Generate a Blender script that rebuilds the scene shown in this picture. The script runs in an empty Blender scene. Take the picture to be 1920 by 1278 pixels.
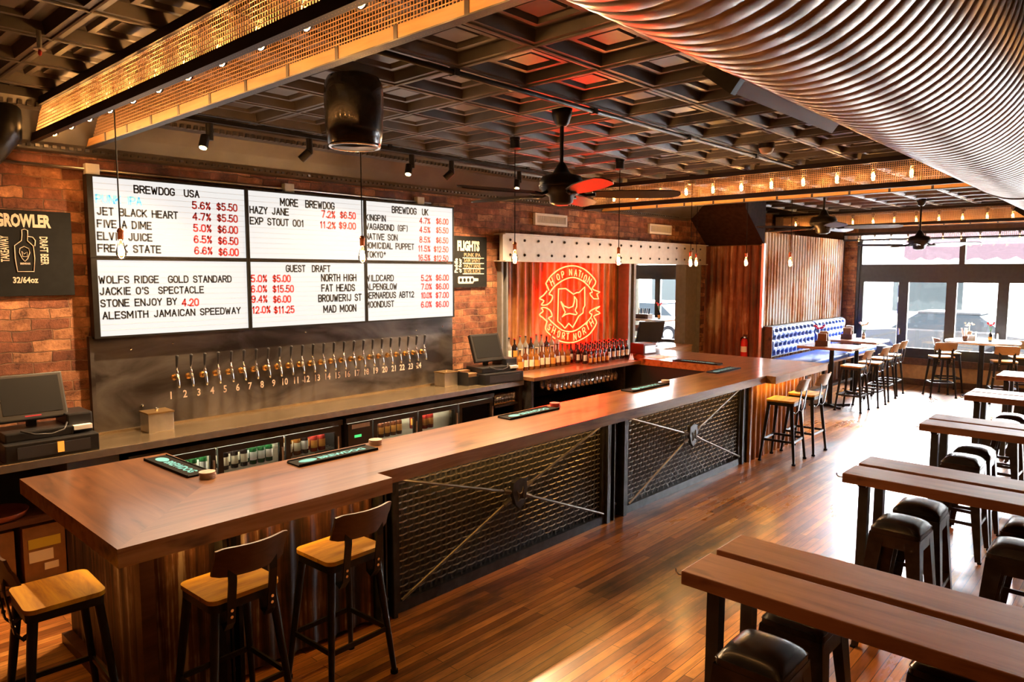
import bpy, bmesh, math, random
from mathutils import Vector, Matrix
random.seed(7)
SC = bpy.context.scene
COL = SC.collection
PI = math.pi
rad = math.radians

# ------------------------------------------------------------------ camera
cam = bpy.data.cameras.new('camera')
cam.sensor_fit = 'HORIZONTAL'; cam.sensor_width = 36.0
cam.lens = 1343.0 / 1920.0 * 36.0
cam.clip_start = 0.05; cam.clip_end = 200
cam_o = bpy.data.objects.new('camera', cam); COL.objects.link(cam_o)
YAW, PITCH, ROLL = 0.744242, 0.0954606, 0.00166325
_f = Vector((math.cos(YAW)*math.cos(PITCH), math.sin(YAW)*math.cos(PITCH), -math.sin(PITCH)))
_r = _f.cross(Vector((0, 0, 1))).normalized(); _u = _r.cross(_f)
_r2 = _r*math.cos(ROLL) + _u*math.sin(ROLL); _u2 = _u*math.cos(ROLL) - _r*math.sin(ROLL)
cam_o.matrix_world = Matrix(((_r2.x, _u2.x, -_f.x, 0), (_r2.y, _u2.y, -_f.y, 0), (_r2.z, _u2.z, -_f.z, 2.3), (0, 0, 0, 1)))
SC.camera = cam_o

# ------------------------------------------------------------------ colour management, sky, sun
SC.view_settings.view_transform = 'Standard'
SC.view_settings.look = 'None'
SC.view_settings.gamma = 1.0
SC.view_settings.use_curve_mapping = False
SC.view_settings.exposure = 0.3
SC.cycles.use_denoising = True
SC.cycles.sample_clamp_indirect = 25.0
SC.cycles.max_bounces = 7
SC.cycles.diffuse_bounces = 3
SC.cycles.glossy_bounces = 3
SC.cycles.transmission_bounces = 5
SC.cycles.transparent_max_bounces = 12
SC.cycles.caustics_reflective = False
SC.cycles.caustics_refractive = False

world = bpy.data.worlds.new('sky'); SC.world = world
world.use_nodes = True
_wt = world.node_tree; _bg = _wt.nodes['Background']
_bg.inputs['Color'].default_value = (0.93, 0.96, 1.0, 1)
# hazy sky, far brighter on the street side where the sun stands behind the haze
_tc = _wt.nodes.new('ShaderNodeTexCoord'); _sx = _wt.nodes.new('ShaderNodeSeparateXYZ'); _mr = _wt.nodes.new('ShaderNodeMapRange')
_mr.interpolation_type = 'SMOOTHSTEP'
for _k, _v in (('From Min', -0.05), ('From Max', 0.55), ('To Min', 26.0), ('To Max', 200.0)): _mr.inputs[_k].default_value = _v
_wt.links.new(_tc.outputs['Generated'], _sx.inputs[0]); _wt.links.new(_sx.outputs[0], _mr.inputs['Value']); _wt.links.new(_mr.outputs[0], _bg.inputs['Strength'])

sun = bpy.data.lights.new('sun', 'SUN'); sun.energy = 24.0; sun.angle = rad(1.0); sun.color = (1, 0.97, 0.92)
sun_o = bpy.data.objects.new('sun', sun); COL.objects.link(sun_o)
sun_o.rotation_euler = (rad(8), rad(-38), 0)      # from behind the building, over the roof, onto the street
sun_o.location = (10, 0, 20)

portal = bpy.data.lights.new('window_portal', 'AREA'); portal.shape = 'RECTANGLE'; portal.size = 9.0; portal.size_y = 3.0
portal.cycles.is_portal = True
portal_o = bpy.data.objects.new('window_portal', portal); COL.objects.link(portal_o)
portal_o.location = (16.7, 0.9, 1.7); portal_o.rotation_euler = (rad(90), 0, rad(90))

# lamp powers (W); each lamp's light is made in its builder
P_BOX, P_PEND, P_SPOT = 10.0, 42.0, 420.0
WARM = (1.0, 0.53, 0.21)

# ------------------------------------------------------------------ materials
MATS = {}
def nodes_of(name):
    m = bpy.data.materials.new(name); m.use_nodes = True
    nt = m.node_tree; b = nt.nodes['Principled BSDF']
    MATS[name] = m
    return m, nt, b
def setp(b, **k):
    names = dict(color='Base Color', rough='Roughness', metal='Metallic', coat='Coat Weight', coat_r='Coat Roughness', trans='Transmission Weight',
                 ior='IOR', spec='Specular IOR Level', ecol='Emission Color', estr='Emission Strength', alpha='Alpha')
    for a, v in k.items():
        s = b.inputs[names[a]]
        s.default_value = (*v, 1) if isinstance(v, (tuple, list)) and len(v) == 3 else v
def N(nt, t, **k):
    n = nt.nodes.new('ShaderNode' + t)
    for a, v in k.items():
        if a in n.inputs: n.inputs[a].default_value = v
        else: setattr(n, a, v)
    return n
def L(nt, a, b): nt.links.new(a, b)
def coords(nt, scale=(1, 1, 1), rot=(0, 0, 0), kind='Object'):
    tc = N(nt, 'TexCoord'); mp = N(nt, 'Mapping')
    mp.inputs['Scale'].default_value = scale; mp.inputs['Rotation'].default_value = rot
    L(nt, tc.outputs[kind], mp.inputs['Vector'])
    return mp.outputs['Vector']
def ramp(nt, fac, stops):
    r = N(nt, 'ValToRGB'); e = r.color_ramp.elements
    while len(e) < len(stops): e.new(0.5)
    for i, (p, c) in enumerate(stops):
        e[i].position = p; e[i].color = (*c, 1)
    L(nt, fac, r.inputs['Fac'])
    return r.outputs['Color']
def mixc(nt, fac, a, b, mode='MIX'):
    m = N(nt, 'Mix', data_type='RGBA', blend_type=mode)
    for s, v in ((m.inputs[0], fac), (m.inputs[6], a), (m.inputs[7], b)):
        if hasattr(v, 'is_linked'): L(nt, v, s)
        else: s.default_value = (*v, 1) if isinstance(v, tuple) else v
    return m.outputs[2]
def bump(nt, b, h, strength=0.4, dist=0.01):
    n = N(nt, 'Bump'); n.inputs['Strength'].default_value = strength; n.inputs['Distance'].default_value = dist
    L(nt, h, n.inputs['Height']); L(nt, n.outputs['Normal'], b.inputs['Normal'])

def plain(name, color, rough=0.5, metal=0.0, noise=0.0, **k):
    """one colour with a little wear"""
    m, nt, b = nodes_of(name)
    setp(b, color=color, rough=rough, metal=metal, **k)
    if noise:
        n = N(nt, 'TexNoise'); n.inputs['Scale'].default_value = 14; n.inputs['Detail'].default_value = 5
        L(nt, coords(nt), n.inputs['Vector'])
        lo = tuple(c*(1-noise) for c in color); hi = tuple(min(1, c*(1+noise)) for c in color)
        L(nt, ramp(nt, n.outputs['Fac'], [(0.3, lo), (0.7, hi)]), b.inputs['Base Color'])
    return m
def glow(name, color, strength, base=(0.02, 0.02, 0.02)):
    m, nt, b = nodes_of(name); setp(b, color=base, ecol=color, estr=strength, rough=0.4)
    return m
def wood(name, dark, mid, light, axis='X', rough=0.35, coat=0.3, scale=1.0, knots=True, coat_r=0.15):
    """long grain along one axis, knots and darker streaks"""
    m, nt, b = nodes_of(name)
    sc = {'X': (0.9, 9, 9), 'Y': (9, 0.9, 9), 'Z': (9, 9, 0.9)}[axis]
    v = coords(nt, tuple(s*scale for s in sc))
    n = N(nt, 'TexNoise'); n.inputs['Scale'].default_value = 2.2; n.inputs['Detail'].default_value = 7; n.inputs['Roughness'].default_value = 0.62; n.inputs['Distortion'].default_value = 0.6
    L(nt, v, n.inputs['Vector'])
    c = ramp(nt, n.outputs['Fac'], [(0.28, dark), (0.48, mid), (0.72, light)])
    if knots:
        sk = {'X': (1.2, 4, 4), 'Y': (4, 1.2, 4), 'Z': (4, 4, 1.2)}[axis]
        v2 = coords(nt, sk)
        n2 = N(nt, 'TexNoise'); n2.inputs['Scale'].default_value = 1.6; n2.inputs['Detail'].default_value = 3
        L(nt, v2, n2.inputs['Vector'])
        k = ramp(nt, n2.outputs['Fac'], [(0.26, (0.25, 0.22, 0.2)), (0.36, (1, 1, 1))])
        c = mixc(nt, 1.0, c, k, 'MULTIPLY')
    L(nt, c, b.inputs['Base Color'])
    setp(b, rough=rough, coat=coat, coat_r=coat_r)
    bump(nt, b, n.outputs['Fac'], 0.12, 0.004)
    return m

plain('black_metal', (0.018, 0.017, 0.016), 0.38, 0.5, 0.3)
plain('dark_steel', (0.05, 0.047, 0.045), 0.42, 0.6, 0.35)
plain('steel', (0.62, 0.60, 0.58), 0.34, 1.0, 0.1)
plain('chrome', (0.8, 0.79, 0.77), 0.12, 1.0)
plain('brass', (0.75, 0.48, 0.18), 0.22, 1.0)
plain('copper_socket', (0.28, 0.10, 0.05), 0.3, 0.9)
plain('black_plastic', (0.013, 0.013, 0.015), 0.42, 0.0, 0.2)
plain('dark_grey_plastic', (0.045, 0.045, 0.05), 0.4)
plain('black_rubber', (0.010, 0.010, 0.011), 0.85, spec=0.12)
plain('white_paint', (0.75, 0.73, 0.70), 0.5)
plain('paper', (0.78, 0.76, 0.72), 0.7)
plain('off_white', (0.62, 0.60, 0.55), 0.5, 0, 0.1)
plain('kraft_board', (0.23, 0.115, 0.052), 0.75, 0, 0.15)
plain('label_yellow', (0.55, 0.46, 0.06), 0.6)
plain('fridge_grey_blue', (0.10, 0.13, 0.17), 0.5)
plain('lintel_paint', (0.50, 0.46, 0.40), 0.42, 0.2, 0.08)
plain('column_paint', (0.20, 0.185, 0.165), 0.45, 0.1, 0.12)
plain('window_frame_paint', (0.022, 0.022, 0.023), 0.4, 0.1, 0.2)
plain('sill_wood', (0.55, 0.32, 0.12), 0.5, 0, 0.15)
plain('sign_black', (0.009, 0.009, 0.009), 0.85, 0, 0.2, spec=0.2)
plain('sign_ink', (0.60, 0.52, 0.42), 0.6)
plain('sign_ink_dim', (0.22, 0.17, 0.10), 0.6)
plain('menu_black', (0.012, 0.012, 0.012), 0.5)
plain('menu_red', (0.55, 0.03, 0.03), 0.5)
plain('menu_blue', (0.16, 0.55, 0.75), 0.5, ecol=(0.10, 0.42, 0.55), estr=0.5)
plain('mat_blue', (0.12, 0.42, 0.62), 0.8, spec=0.1)
plain('mat_face', (0.03, 0.07, 0.09), 0.6)
plain('coaster_card', (0.42, 0.33, 0.30), 0.8, 0, 0.2)
plain('coaster_red', (0.5, 0.05, 0.04), 0.6)
plain('extinguisher_red', (0.55, 0.015, 0.02), 0.3)
plain('flower_red', (0.7, 0.02, 0.03), 0.6)
plain('flower_pink', (0.65, 0.03, 0.12), 0.6)
plain('flower_white', (0.85, 0.80, 0.70), 0.6)
plain('leaf_green', (0.06, 0.22, 0.04), 0.6)
plain('bottle_dark', (0.018, 0.010, 0.008), 0.12, coat=0.5)
plain('bottle_brown', (0.13, 0.035, 0.012), 0.12, coat=0.5)
plain('bottle_green', (0.014, 0.09, 0.025), 0.12, coat=0.5)
plain('bottle_amber', (0.24, 0.085, 0.014), 0.12, coat=0.5)
plain('bottle_clear', (0.26, 0.23, 0.20), 0.1, coat=0.5)
plain('bottle_red', (0.35, 0.03, 0.02), 0.14, coat=0.4)
plain('label_cream', (0.75, 0.66, 0.48), 0.6)
plain('label_orange', (0.70, 0.30, 0.05), 0.6)
plain('label_white', (0.78, 0.76, 0.72), 0.6)
plain('cap_red', (0.5, 0.03, 0.04), 0.35, 0.3)
plain('cap_blue', (0.03, 0.08, 0.5), 0.35)
plain('cap_black', (0.02, 0.02, 0.02), 0.35)
plain('blue_leather', (0.05, 0.125, 0.50), 0.28, coat=0.4, coat_r=0.2)
plain('blue_button', (0.015, 0.03, 0.12), 0.3)
plain('black_leather', (0.016, 0.013, 0.012), 0.26, 0, 0.25, coat=0.35, coat_r=0.25)
plain('stool_gunmetal', (0.055, 0.042, 0.034), 0.36, 0.75, 0.3)
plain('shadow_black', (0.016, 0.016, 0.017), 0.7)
plain('duct_band', (0.10, 0.07, 0.05), 0.4, 0.8)
plain('grille_beige', (0.50, 0.34, 0.27), 0.5)
plain('vent_white', (0.75, 0.73, 0.70), 0.45)
plain('vent_slot', (0.22, 0.20, 0.18), 0.6)
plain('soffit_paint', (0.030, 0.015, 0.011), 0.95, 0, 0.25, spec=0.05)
plain('pale_top', (0.72, 0.66, 0.62), 0.3, 0, 0.06, coat=0.4)
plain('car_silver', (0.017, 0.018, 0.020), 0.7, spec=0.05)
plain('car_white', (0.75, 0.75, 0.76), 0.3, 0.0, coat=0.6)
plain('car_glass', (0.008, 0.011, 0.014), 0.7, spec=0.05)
plain('tyre', (0.006, 0.006, 0.007), 0.9, spec=0.02)
plain('asphalt', (0.42, 0.42, 0.43), 0.9, 0, 0.1)
plain('pavement_slab', (0.62, 0.60, 0.57), 0.9, 0, 0.08)
plain('facade_white', (0.66, 0.66, 0.64), 0.9, 0, 0.06)
plain('facade_pane', (0.022, 0.026, 0.027), 0.9, spec=0.02)
plain('awning_cloth', (0.034, 0.023, 0.027), 0.9, 0, 0.1, spec=0.02)
plain('post_blue', (0.008, 0.008, 0.022), 0.9, spec=0.02)
plain('bark', (0.020, 0.018, 0.014), 0.9, 0, 0.3, spec=0.02)
plain('wall_plain', (0.10, 0.05, 0.03), 0.8, 0, 0.2)
plain('roof_tar', (0.05, 0.05, 0.05), 0.9)
plain('plastic_red', (0.5, 0.02, 0.02), 0.4)
glow('filament', (1.0, 0.60, 0.22), 14.0)
glow('spot_lens', (1.0, 0.66, 0.28), 16.0)
glow('neon_tube', (1.0, 0.017, 0.0055), 42.0)
glow('menu_face', (1.0, 0.985, 0.955), 0.70, (0.05, 0.05, 0.05))
glow('fridge_lamp', (1.0, 0.88, 0.60), 60.0)
glow('led_green', (0.1, 1.0, 0.25), 0.8)
glow('led_orange', (1.0, 0.28, 0.03), 1.2)
glow('led_red', (1.0, 0.05, 0.04), 0.6)

def see_through(name, tint, gloss=0.12, rough=0.03, film=0.0):
    m = bpy.data.materials.new(name); m.use_nodes = True; nt = m.node_tree; MATS[name] = m
    nt.nodes.remove(nt.nodes['Principled BSDF'])
    t = N(nt, 'BsdfTransparent'); t.inputs['Color'].default_value = (*tint, 1)
    g = N(nt, 'BsdfGlossy'); g.inputs['Roughness'].default_value = rough
    fr = N(nt, 'Fresnel'); fr.inputs['IOR'].default_value = 1.45
    mx = N(nt, 'MixShader'); mul = N(nt, 'Math', operation='MULTIPLY_ADD'); mul.inputs[1].default_value = 1.0 - film; mul.inputs[2].default_value = film
    L(nt, fr.outputs[0], mul.inputs[0]); L(nt, mul.outputs[0], mx.inputs[0])
    L(nt, t.outputs[0], mx.inputs[1]); L(nt, g.outputs[0], mx.inputs[2])
    L(nt, mx.outputs[0], nt.nodes['Material Output'].inputs[0])
see_through('bulb_glass', (1.0, 0.86, 0.62), film=0.02)
see_through('window_glass', (0.96, 0.97, 0.97), film=0.0)
see_through('drink_glass', (0.90, 0.92, 0.93), film=0.28, rough=0.10)
see_through('fridge_glass', (0.92, 0.95, 0.97), film=0.02)

wood('bar_wood', (0.10, 0.042, 0.016), (0.22, 0.098, 0.040), (0.31, 0.155, 0.066), 'X', 0.30, 1.0, 0.55, coat_r=0.16)
wood('bar_wood_cross', (0.06, 0.022, 0.009), (0.17, 0.070, 0.028), (0.26, 0.12, 0.050), 'Y', 0.30, 1.0, 0.55, coat_r=0.16)
wood('bar_edge_wood', (0.13, 0.045, 0.014), (0.28, 0.12, 0.036), (0.40, 0.20, 0.065), 'X', 0.4, 0.2, 0.6)
wood('table_wood', (0.13, 0.045, 0.020), (0.27, 0.105, 0.046), (0.38, 0.165, 0.078), 'Y', 0.44, 0.6, 0.8, coat_r=0.34)
wood('stool_seat_wood', (0.30, 0.11, 0.006), (0.60, 0.29, 0.010), (0.72, 0.40, 0.016), 'X', 0.55, 0.0, 0.8)
wood('dark_wood', (0.045, 0.016, 0.008), (0.085, 0.030, 0.014), (0.13, 0.05, 0.024), 'X', 0.45, 0.1, 1.0)
wood('pale_plywood', (0.28, 0.17, 0.09), (0.40, 0.26, 0.15), (0.50, 0.34, 0.21), 'X', 0.5, 0.1, 1.0, knots=False)
wood('lit_gold_rail', (0.30, 0.14, 0.05), (0.44, 0.23, 0.085), (0.54, 0.31, 0.13), 'Y', 0.5, 0.1, 0.7)

def make_floor():
    m, nt, b = nodes_of('floor_boards')
    v = coords(nt)
    br = N(nt, 'TexBrick'); br.offset = 0.37; br.squash = 1.0
    for k, val in (('Scale', 1.0), ('Mortar Size', 0.0022), ('Mortar Smooth', 0.2), ('Bias', 0.0), ('Brick Width', 1.35), ('Row Height', 0.062)):
        br.inputs[k].default_value = val
    br.inputs['Color1'].default_value = (0, 0, 0, 1); br.inputs['Color2'].default_value = (1, 1, 1, 1); br.inputs['Mortar'].default_value = (0, 0, 0, 1)
    L(nt, v, br.inputs['Vector'])
    tone = ramp(nt, br.outputs['Color'], [(0.0, (0.24, 0.078, 0.020)), (0.35, (0.46, 0.165, 0.040)), (0.7, (0.60, 0.24, 0.058)), (1.0, (0.70, 0.32, 0.085))])
    n = N(nt, 'TexNoise'); n.inputs['Scale'].default_value = 2.0; n.inputs['Detail'].default_value = 8; n.inputs['Roughness'].default_value = 0.7
    L(nt, coords(nt, (0.8, 14, 1)), n.inputs['Vector'])
    grain = ramp(nt, n.outputs['Fac'], [(0.30, (0.35, 0.30, 0.27)), (0.5, (0.9, 0.88, 0.85)), (0.75, (1.15, 1.1, 1.05))])
    n2 = N(nt, 'TexNoise'); n2.inputs['Scale'].default_value = 0.9; n2.inputs['Detail'].default_value = 6; n2.inputs['Roughness'].default_value = 0.65
    L(nt, coords(nt, (0.55, 1.6, 1)), n2.inputs['Vector'])
    worn = ramp(nt, n2.outputs['Fac'], [(0.38, (0.13, 0.12, 0.115)), (0.47, (0.55, 0.52, 0.50)), (0.56, (1.0, 0.98, 0.95)), (0.66, (1.15, 1.12, 1.02))])
    c = mixc(nt, 1.0, tone, grain, 'MULTIPLY'); c = mixc(nt, 1.0, c, worn, 'MULTIPLY')
    L(nt, mixc(nt, br.outputs['Fac'], c, (0.02, 0.008, 0.004)), b.inputs['Base Color'])
    L(nt, ramp(nt, n2.outputs['Fac'], [(0.3, (0.40, 0.40, 0.40)), (0.7, (0.24, 0.24, 0.24))]), b.inputs['Roughness'])
    setp(b, coat=0.5, coat_r=0.19)
    bump(nt, b, br.outputs['Fac'], -0.25, 0.004)
make_floor()

def make_brick(name, rot, tint):
    m, nt, b = nodes_of(name)
    v0 = coords(nt, (1, 1, 1), rot)
    wob = N(nt, 'TexNoise'); wob.inputs['Scale'].default_value = 6.0; wob.inputs['Detail'].default_value = 6
    L(nt, v0, wob.inputs['Vector'])
    add = N(nt, 'VectorMath', operation='MULTIPLY_ADD'); add.inputs[1].default_value = (0.055, 0.055, 0.055)
    L(nt, wob.outputs['Color'], add.inputs[0]); L(nt, v0, add.inputs[2])
    br = N(nt, 'TexBrick')
    for k, val in (('Scale', 1.0), ('Mortar Size', 0.005), ('Mortar Smooth', 0.5), ('Bias', 0.0), ('Brick Width', 0.255), ('Row Height', 0.082)):
        br.inputs[k].default_value = val
    br.inputs['Color1'].default_value = (0, 0, 0, 1); br.inputs['Color2'].default_value = (1, 1, 1, 1); br.inputs['Mortar'].default_value = (0.3, 0.3, 0.3, 1)
    L(nt, add.outputs[0], br.inputs['Vector'])
    a, c1, d = tint
    tone = ramp(nt, br.outputs['Color'], [(0.0, a), (0.5, c1), (1.0, d)])
    n = N(nt, 'TexNoise'); n.inputs['Scale'].default_value = 7; n.inputs['Detail'].default_value = 9; n.inputs['Roughness'].default_value = 0.75
    L(nt, v0, n.inputs['Vector'])
    c = mixc(nt, 1.0, tone, ramp(nt, n.outputs['Fac'], [(0.36, (0.28, 0.22, 0.19)), (0.47, (0.85, 0.80, 0.76)), (0.56, (1.1, 1.06, 1.0)), (0.66, (1.9, 1.9, 1.7))]), 'MULTIPLY')
    n3 = N(nt, 'TexNoise'); n3.inputs['Scale'].default_value = 1.3; n3.inputs['Detail'].default_value = 5
    L(nt, v0, n3.inputs['Vector'])
    mortar = ramp(nt, n3.outputs['Fac'], [(0.35, (0.045, 0.024, 0.016)), (0.62, (0.26, 0.14, 0.075))])
    L(nt, mixc(nt, br.outputs['Fac'], c, mortar), b.inputs['Base Color'])
    setp(b, rough=0.85)
    hh = N(nt, 'Math', operation='MULTIPLY_ADD'); hh.inputs[1].default_value = -0.6; L(nt, br.outputs['Fac'], hh.inputs[0]); L(nt, n.outputs['Fac'], hh.inputs[2])
    bump(nt, b, hh.outputs[0], 0.8, 0.02)
make_brick('brick_long', (rad(-90), 0, 0), ((0.125, 0.040, 0.022), (0.235, 0.085, 0.043), (0.42, 0.20, 0.10)))
make_brick('brick_front', (rad(-90), rad(-90), 0), ((0.22, 0.075, 0.03), (0.38, 0.15, 0.055), (0.48, 0.22, 0.08)))

def make_rust(name, stops, axis_scale):
    m, nt, b = nodes_of(name)
    n = N(nt, 'TexNoise'); n.inputs['Scale'].default_value = 2.4; n.inputs['Detail'].default_value = 8; n.inputs['Roughness'].default_value = 0.72
    L(nt, coords(nt, axis_scale), n.inputs['Vector'])
    n2 = N(nt, 'TexNoise'); n2.inputs['Scale'].default_value = 1.1; n2.inputs['Detail'].default_value = 5; n2.inputs['Roughness'].default_value = 0.6
    L(nt, coords(nt), n2.inputs['Vector'])
    mx = N(nt, 'Math', operation='MULTIPLY_ADD'); mx.inputs[1].default_value = 0.55; 
    sc = N(nt, 'Math', operation='MULTIPLY'); sc.inputs[1].default_value = 0.45; L(nt, n2.outputs['Fac'], sc.inputs[0])
    L(nt, n.outputs['Fac'], mx.inputs[0]); L(nt, sc.outputs[0], mx.inputs[2])
    L(nt, ramp(nt, mx.outputs[0], stops), b.inputs['Base Color'])
    setp(b, rough=0.55, metal=0.08)
    bump(nt, b, n.outputs['Fac'], 0.25, 0.004)
make_rust('rust_dark', [(0.40, (0.045, 0.012, 0.007)), (0.48, (0.15, 0.036, 0.014)), (0.54, (0.26, 0.085, 0.032)), (0.60, (0.44, 0.27, 0.17))], (4, 4, 0.35))
make_rust('rust_lit_pale', [(0.38, (0.13, 0.035, 0.012)), (0.435, (0.48, 0.18, 0.05)), (0.475, (0.68, 0.36, 0.15)), (0.505, (0.82, 0.70, 0.58)), (0.57, (0.92, 0.90, 0.87))], (5, 5, 0.16))  # rust colours, with white stops painting window light into the streaks
make_rust('rust_orange', [(0.40, (0.08, 0.024, 0.009)), (0.47, (0.34, 0.115, 0.028)), (0.53, (0.50, 0.22, 0.06)), (0.60, (0.68, 0.54, 0.40))], (5, 5, 0.25))
make_rust('aged_board', [(0.45, (0.012, 0.005, 0.004)), (0.49, (0.050, 0.016, 0.008)), (0.535, (0.12, 0.045, 0.021)), (0.575, (0.36, 0.27, 0.22))], (6, 6, 0.20))

def make_tin():
    m, nt, b = nodes_of('pressed_tin')
    n = N(nt, 'TexNoise'); n.inputs['Scale'].default_value = 3; n.inputs['Detail'].default_value = 6
    L(nt, coords(nt), n.inputs['Vector'])
    L(nt, ramp(nt, n.outputs['Fac'], [(0.3, (0.062, 0.055, 0.051)), (0.7, (0.12, 0.108, 0.10))]), b.inputs['Base Color'])
    setp(b, rough=0.36, metal=0.25)
make_tin()

def make_duct():
    m, nt, b = nodes_of('duct_steel')
    n = N(nt, 'TexNoise'); n.inputs['Scale'].default_value = 2.5; n.inputs['Detail'].default_value = 4
    L(nt, coords(nt, (3, 1, 1)), n.inputs['Vector'])
    L(nt, ramp(nt, n.outputs['Fac'], [(0.3, (0.40, 0.335, 0.285)), (0.7, (0.54, 0.47, 0.41))]), b.inputs['Base Color'])
    setp(b, rough=0.30, metal=1.0)
make_duct()

def make_plate():
    m, nt, b = nodes_of('tap_plate_steel')
    n = N(nt, 'TexNoise'); n.inputs['Scale'].default_value = 1.6; n.inputs['Detail'].default_value = 6; n.inputs['Distortion'].default_value = 1.0
    L(nt, coords(nt, (1, 1, 2)), n.inputs['Vector'])
    L(nt, ramp(nt, n.outputs['Fac'], [(0.35, (0.05, 0.040, 0.035)), (0.65, (0.20, 0.18, 0.165))]), b.inputs['Base Color'])
    setp(b, rough=0.42, metal=0.8)
make_plate()
def make_counter_steel():
    m, nt, b = nodes_of('counter_steel')
    n = N(nt, 'TexNoise'); n.inputs['Scale'].default_value = 4; n.inputs['Detail'].default_value = 5
    L(nt, coords(nt, (0.4, 3, 3)), n.inputs['Vector'])
    L(nt, ramp(nt, n.outputs['Fac'], [(0.3, (0.42, 0.32, 0.20)), (0.7, (0.58, 0.46, 0.30))]), b.inputs['Base Color'])
    setp(b, rough=0.26, metal=0.9)
make_counter_steel()

plain('panel_backing', (0.055, 0.060, 0.066), 0.6, 0.2, 0.15)
plain('panel_wire_dark', (0.16, 0.15, 0.145), 0.4, 0.7)  # vertical wires toned darker, a shaded copy of the panel wire
wood('bar_side_wood', (0.15, 0.055, 0.018), (0.36, 0.165, 0.055), (0.50, 0.27, 0.10), 'X', 0.42, 0.2, 0.7)  # side faces coloured lighter, standing in for light on the front edge
plain('rod_steel', (0.17, 0.15, 0.13), 0.35, 0.8)
plain('panel_wire', (0.46, 0.42, 0.37), 0.38, 0.7)  # horizontal wires coloured lighter to stand in for light from above
glow('led_amber', (1.0, 0.50, 0.11), 3.0)
plain('maroon_plastic', (0.085, 0.014, 0.012), 0.45)
plain('brass_number', (0.85, 0.66, 0.52), 0.45, 0.1)
plain('cooler_lining', (0.70, 0.66, 0.52), 0.5)
plain('brass_lid', (0.40, 0.26, 0.12), 0.3, 0.8)
m_, nt_, b_ = nodes_of('screen_glass'); setp(b_, color=(0.012, 0.012, 0.013), rough=0.55, spec=0.15)
plain('led_ribbon', (0.6, 0.05, 0.03), 0.5)
plain('tray_red', (0.22, 0.05, 0.03), 0.35)
plain('trough_wire', (0.62, 0.38, 0.20), 0.42, 0.6)
plain('trough_dark_rail', (0.025, 0.015, 0.014), 0.45, 0.3)
plain('speaker_shell', (0.014, 0.013, 0.012), 0.25, 0, coat=0.4)
plain('fan_blade', (0.020, 0.014, 0.013), 0.38, 0, 0.2)
wood('stool_back_wood', (0.055, 0.022, 0.012), (0.10, 0.042, 0.022), (0.15, 0.07, 0.04), 'X', 0.42, 0.2, 1.0, knots=False)
wood('stool_back_pale', (0.26, 0.16, 0.08), (0.40, 0.26, 0.14), (0.50, 0.34, 0.20), 'X', 0.42, 0.2, 1.0, knots=False)
plain('table_leg_steel', (0.045, 0.05, 0.055), 0.4, 0.5, 0.2)
wood('booth_top', (0.16, 0.06, 0.024), (0.30, 0.13, 0.055), (0.42, 0.21, 0.10), 'Y', 0.3, 0.4, 0.8)

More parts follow.
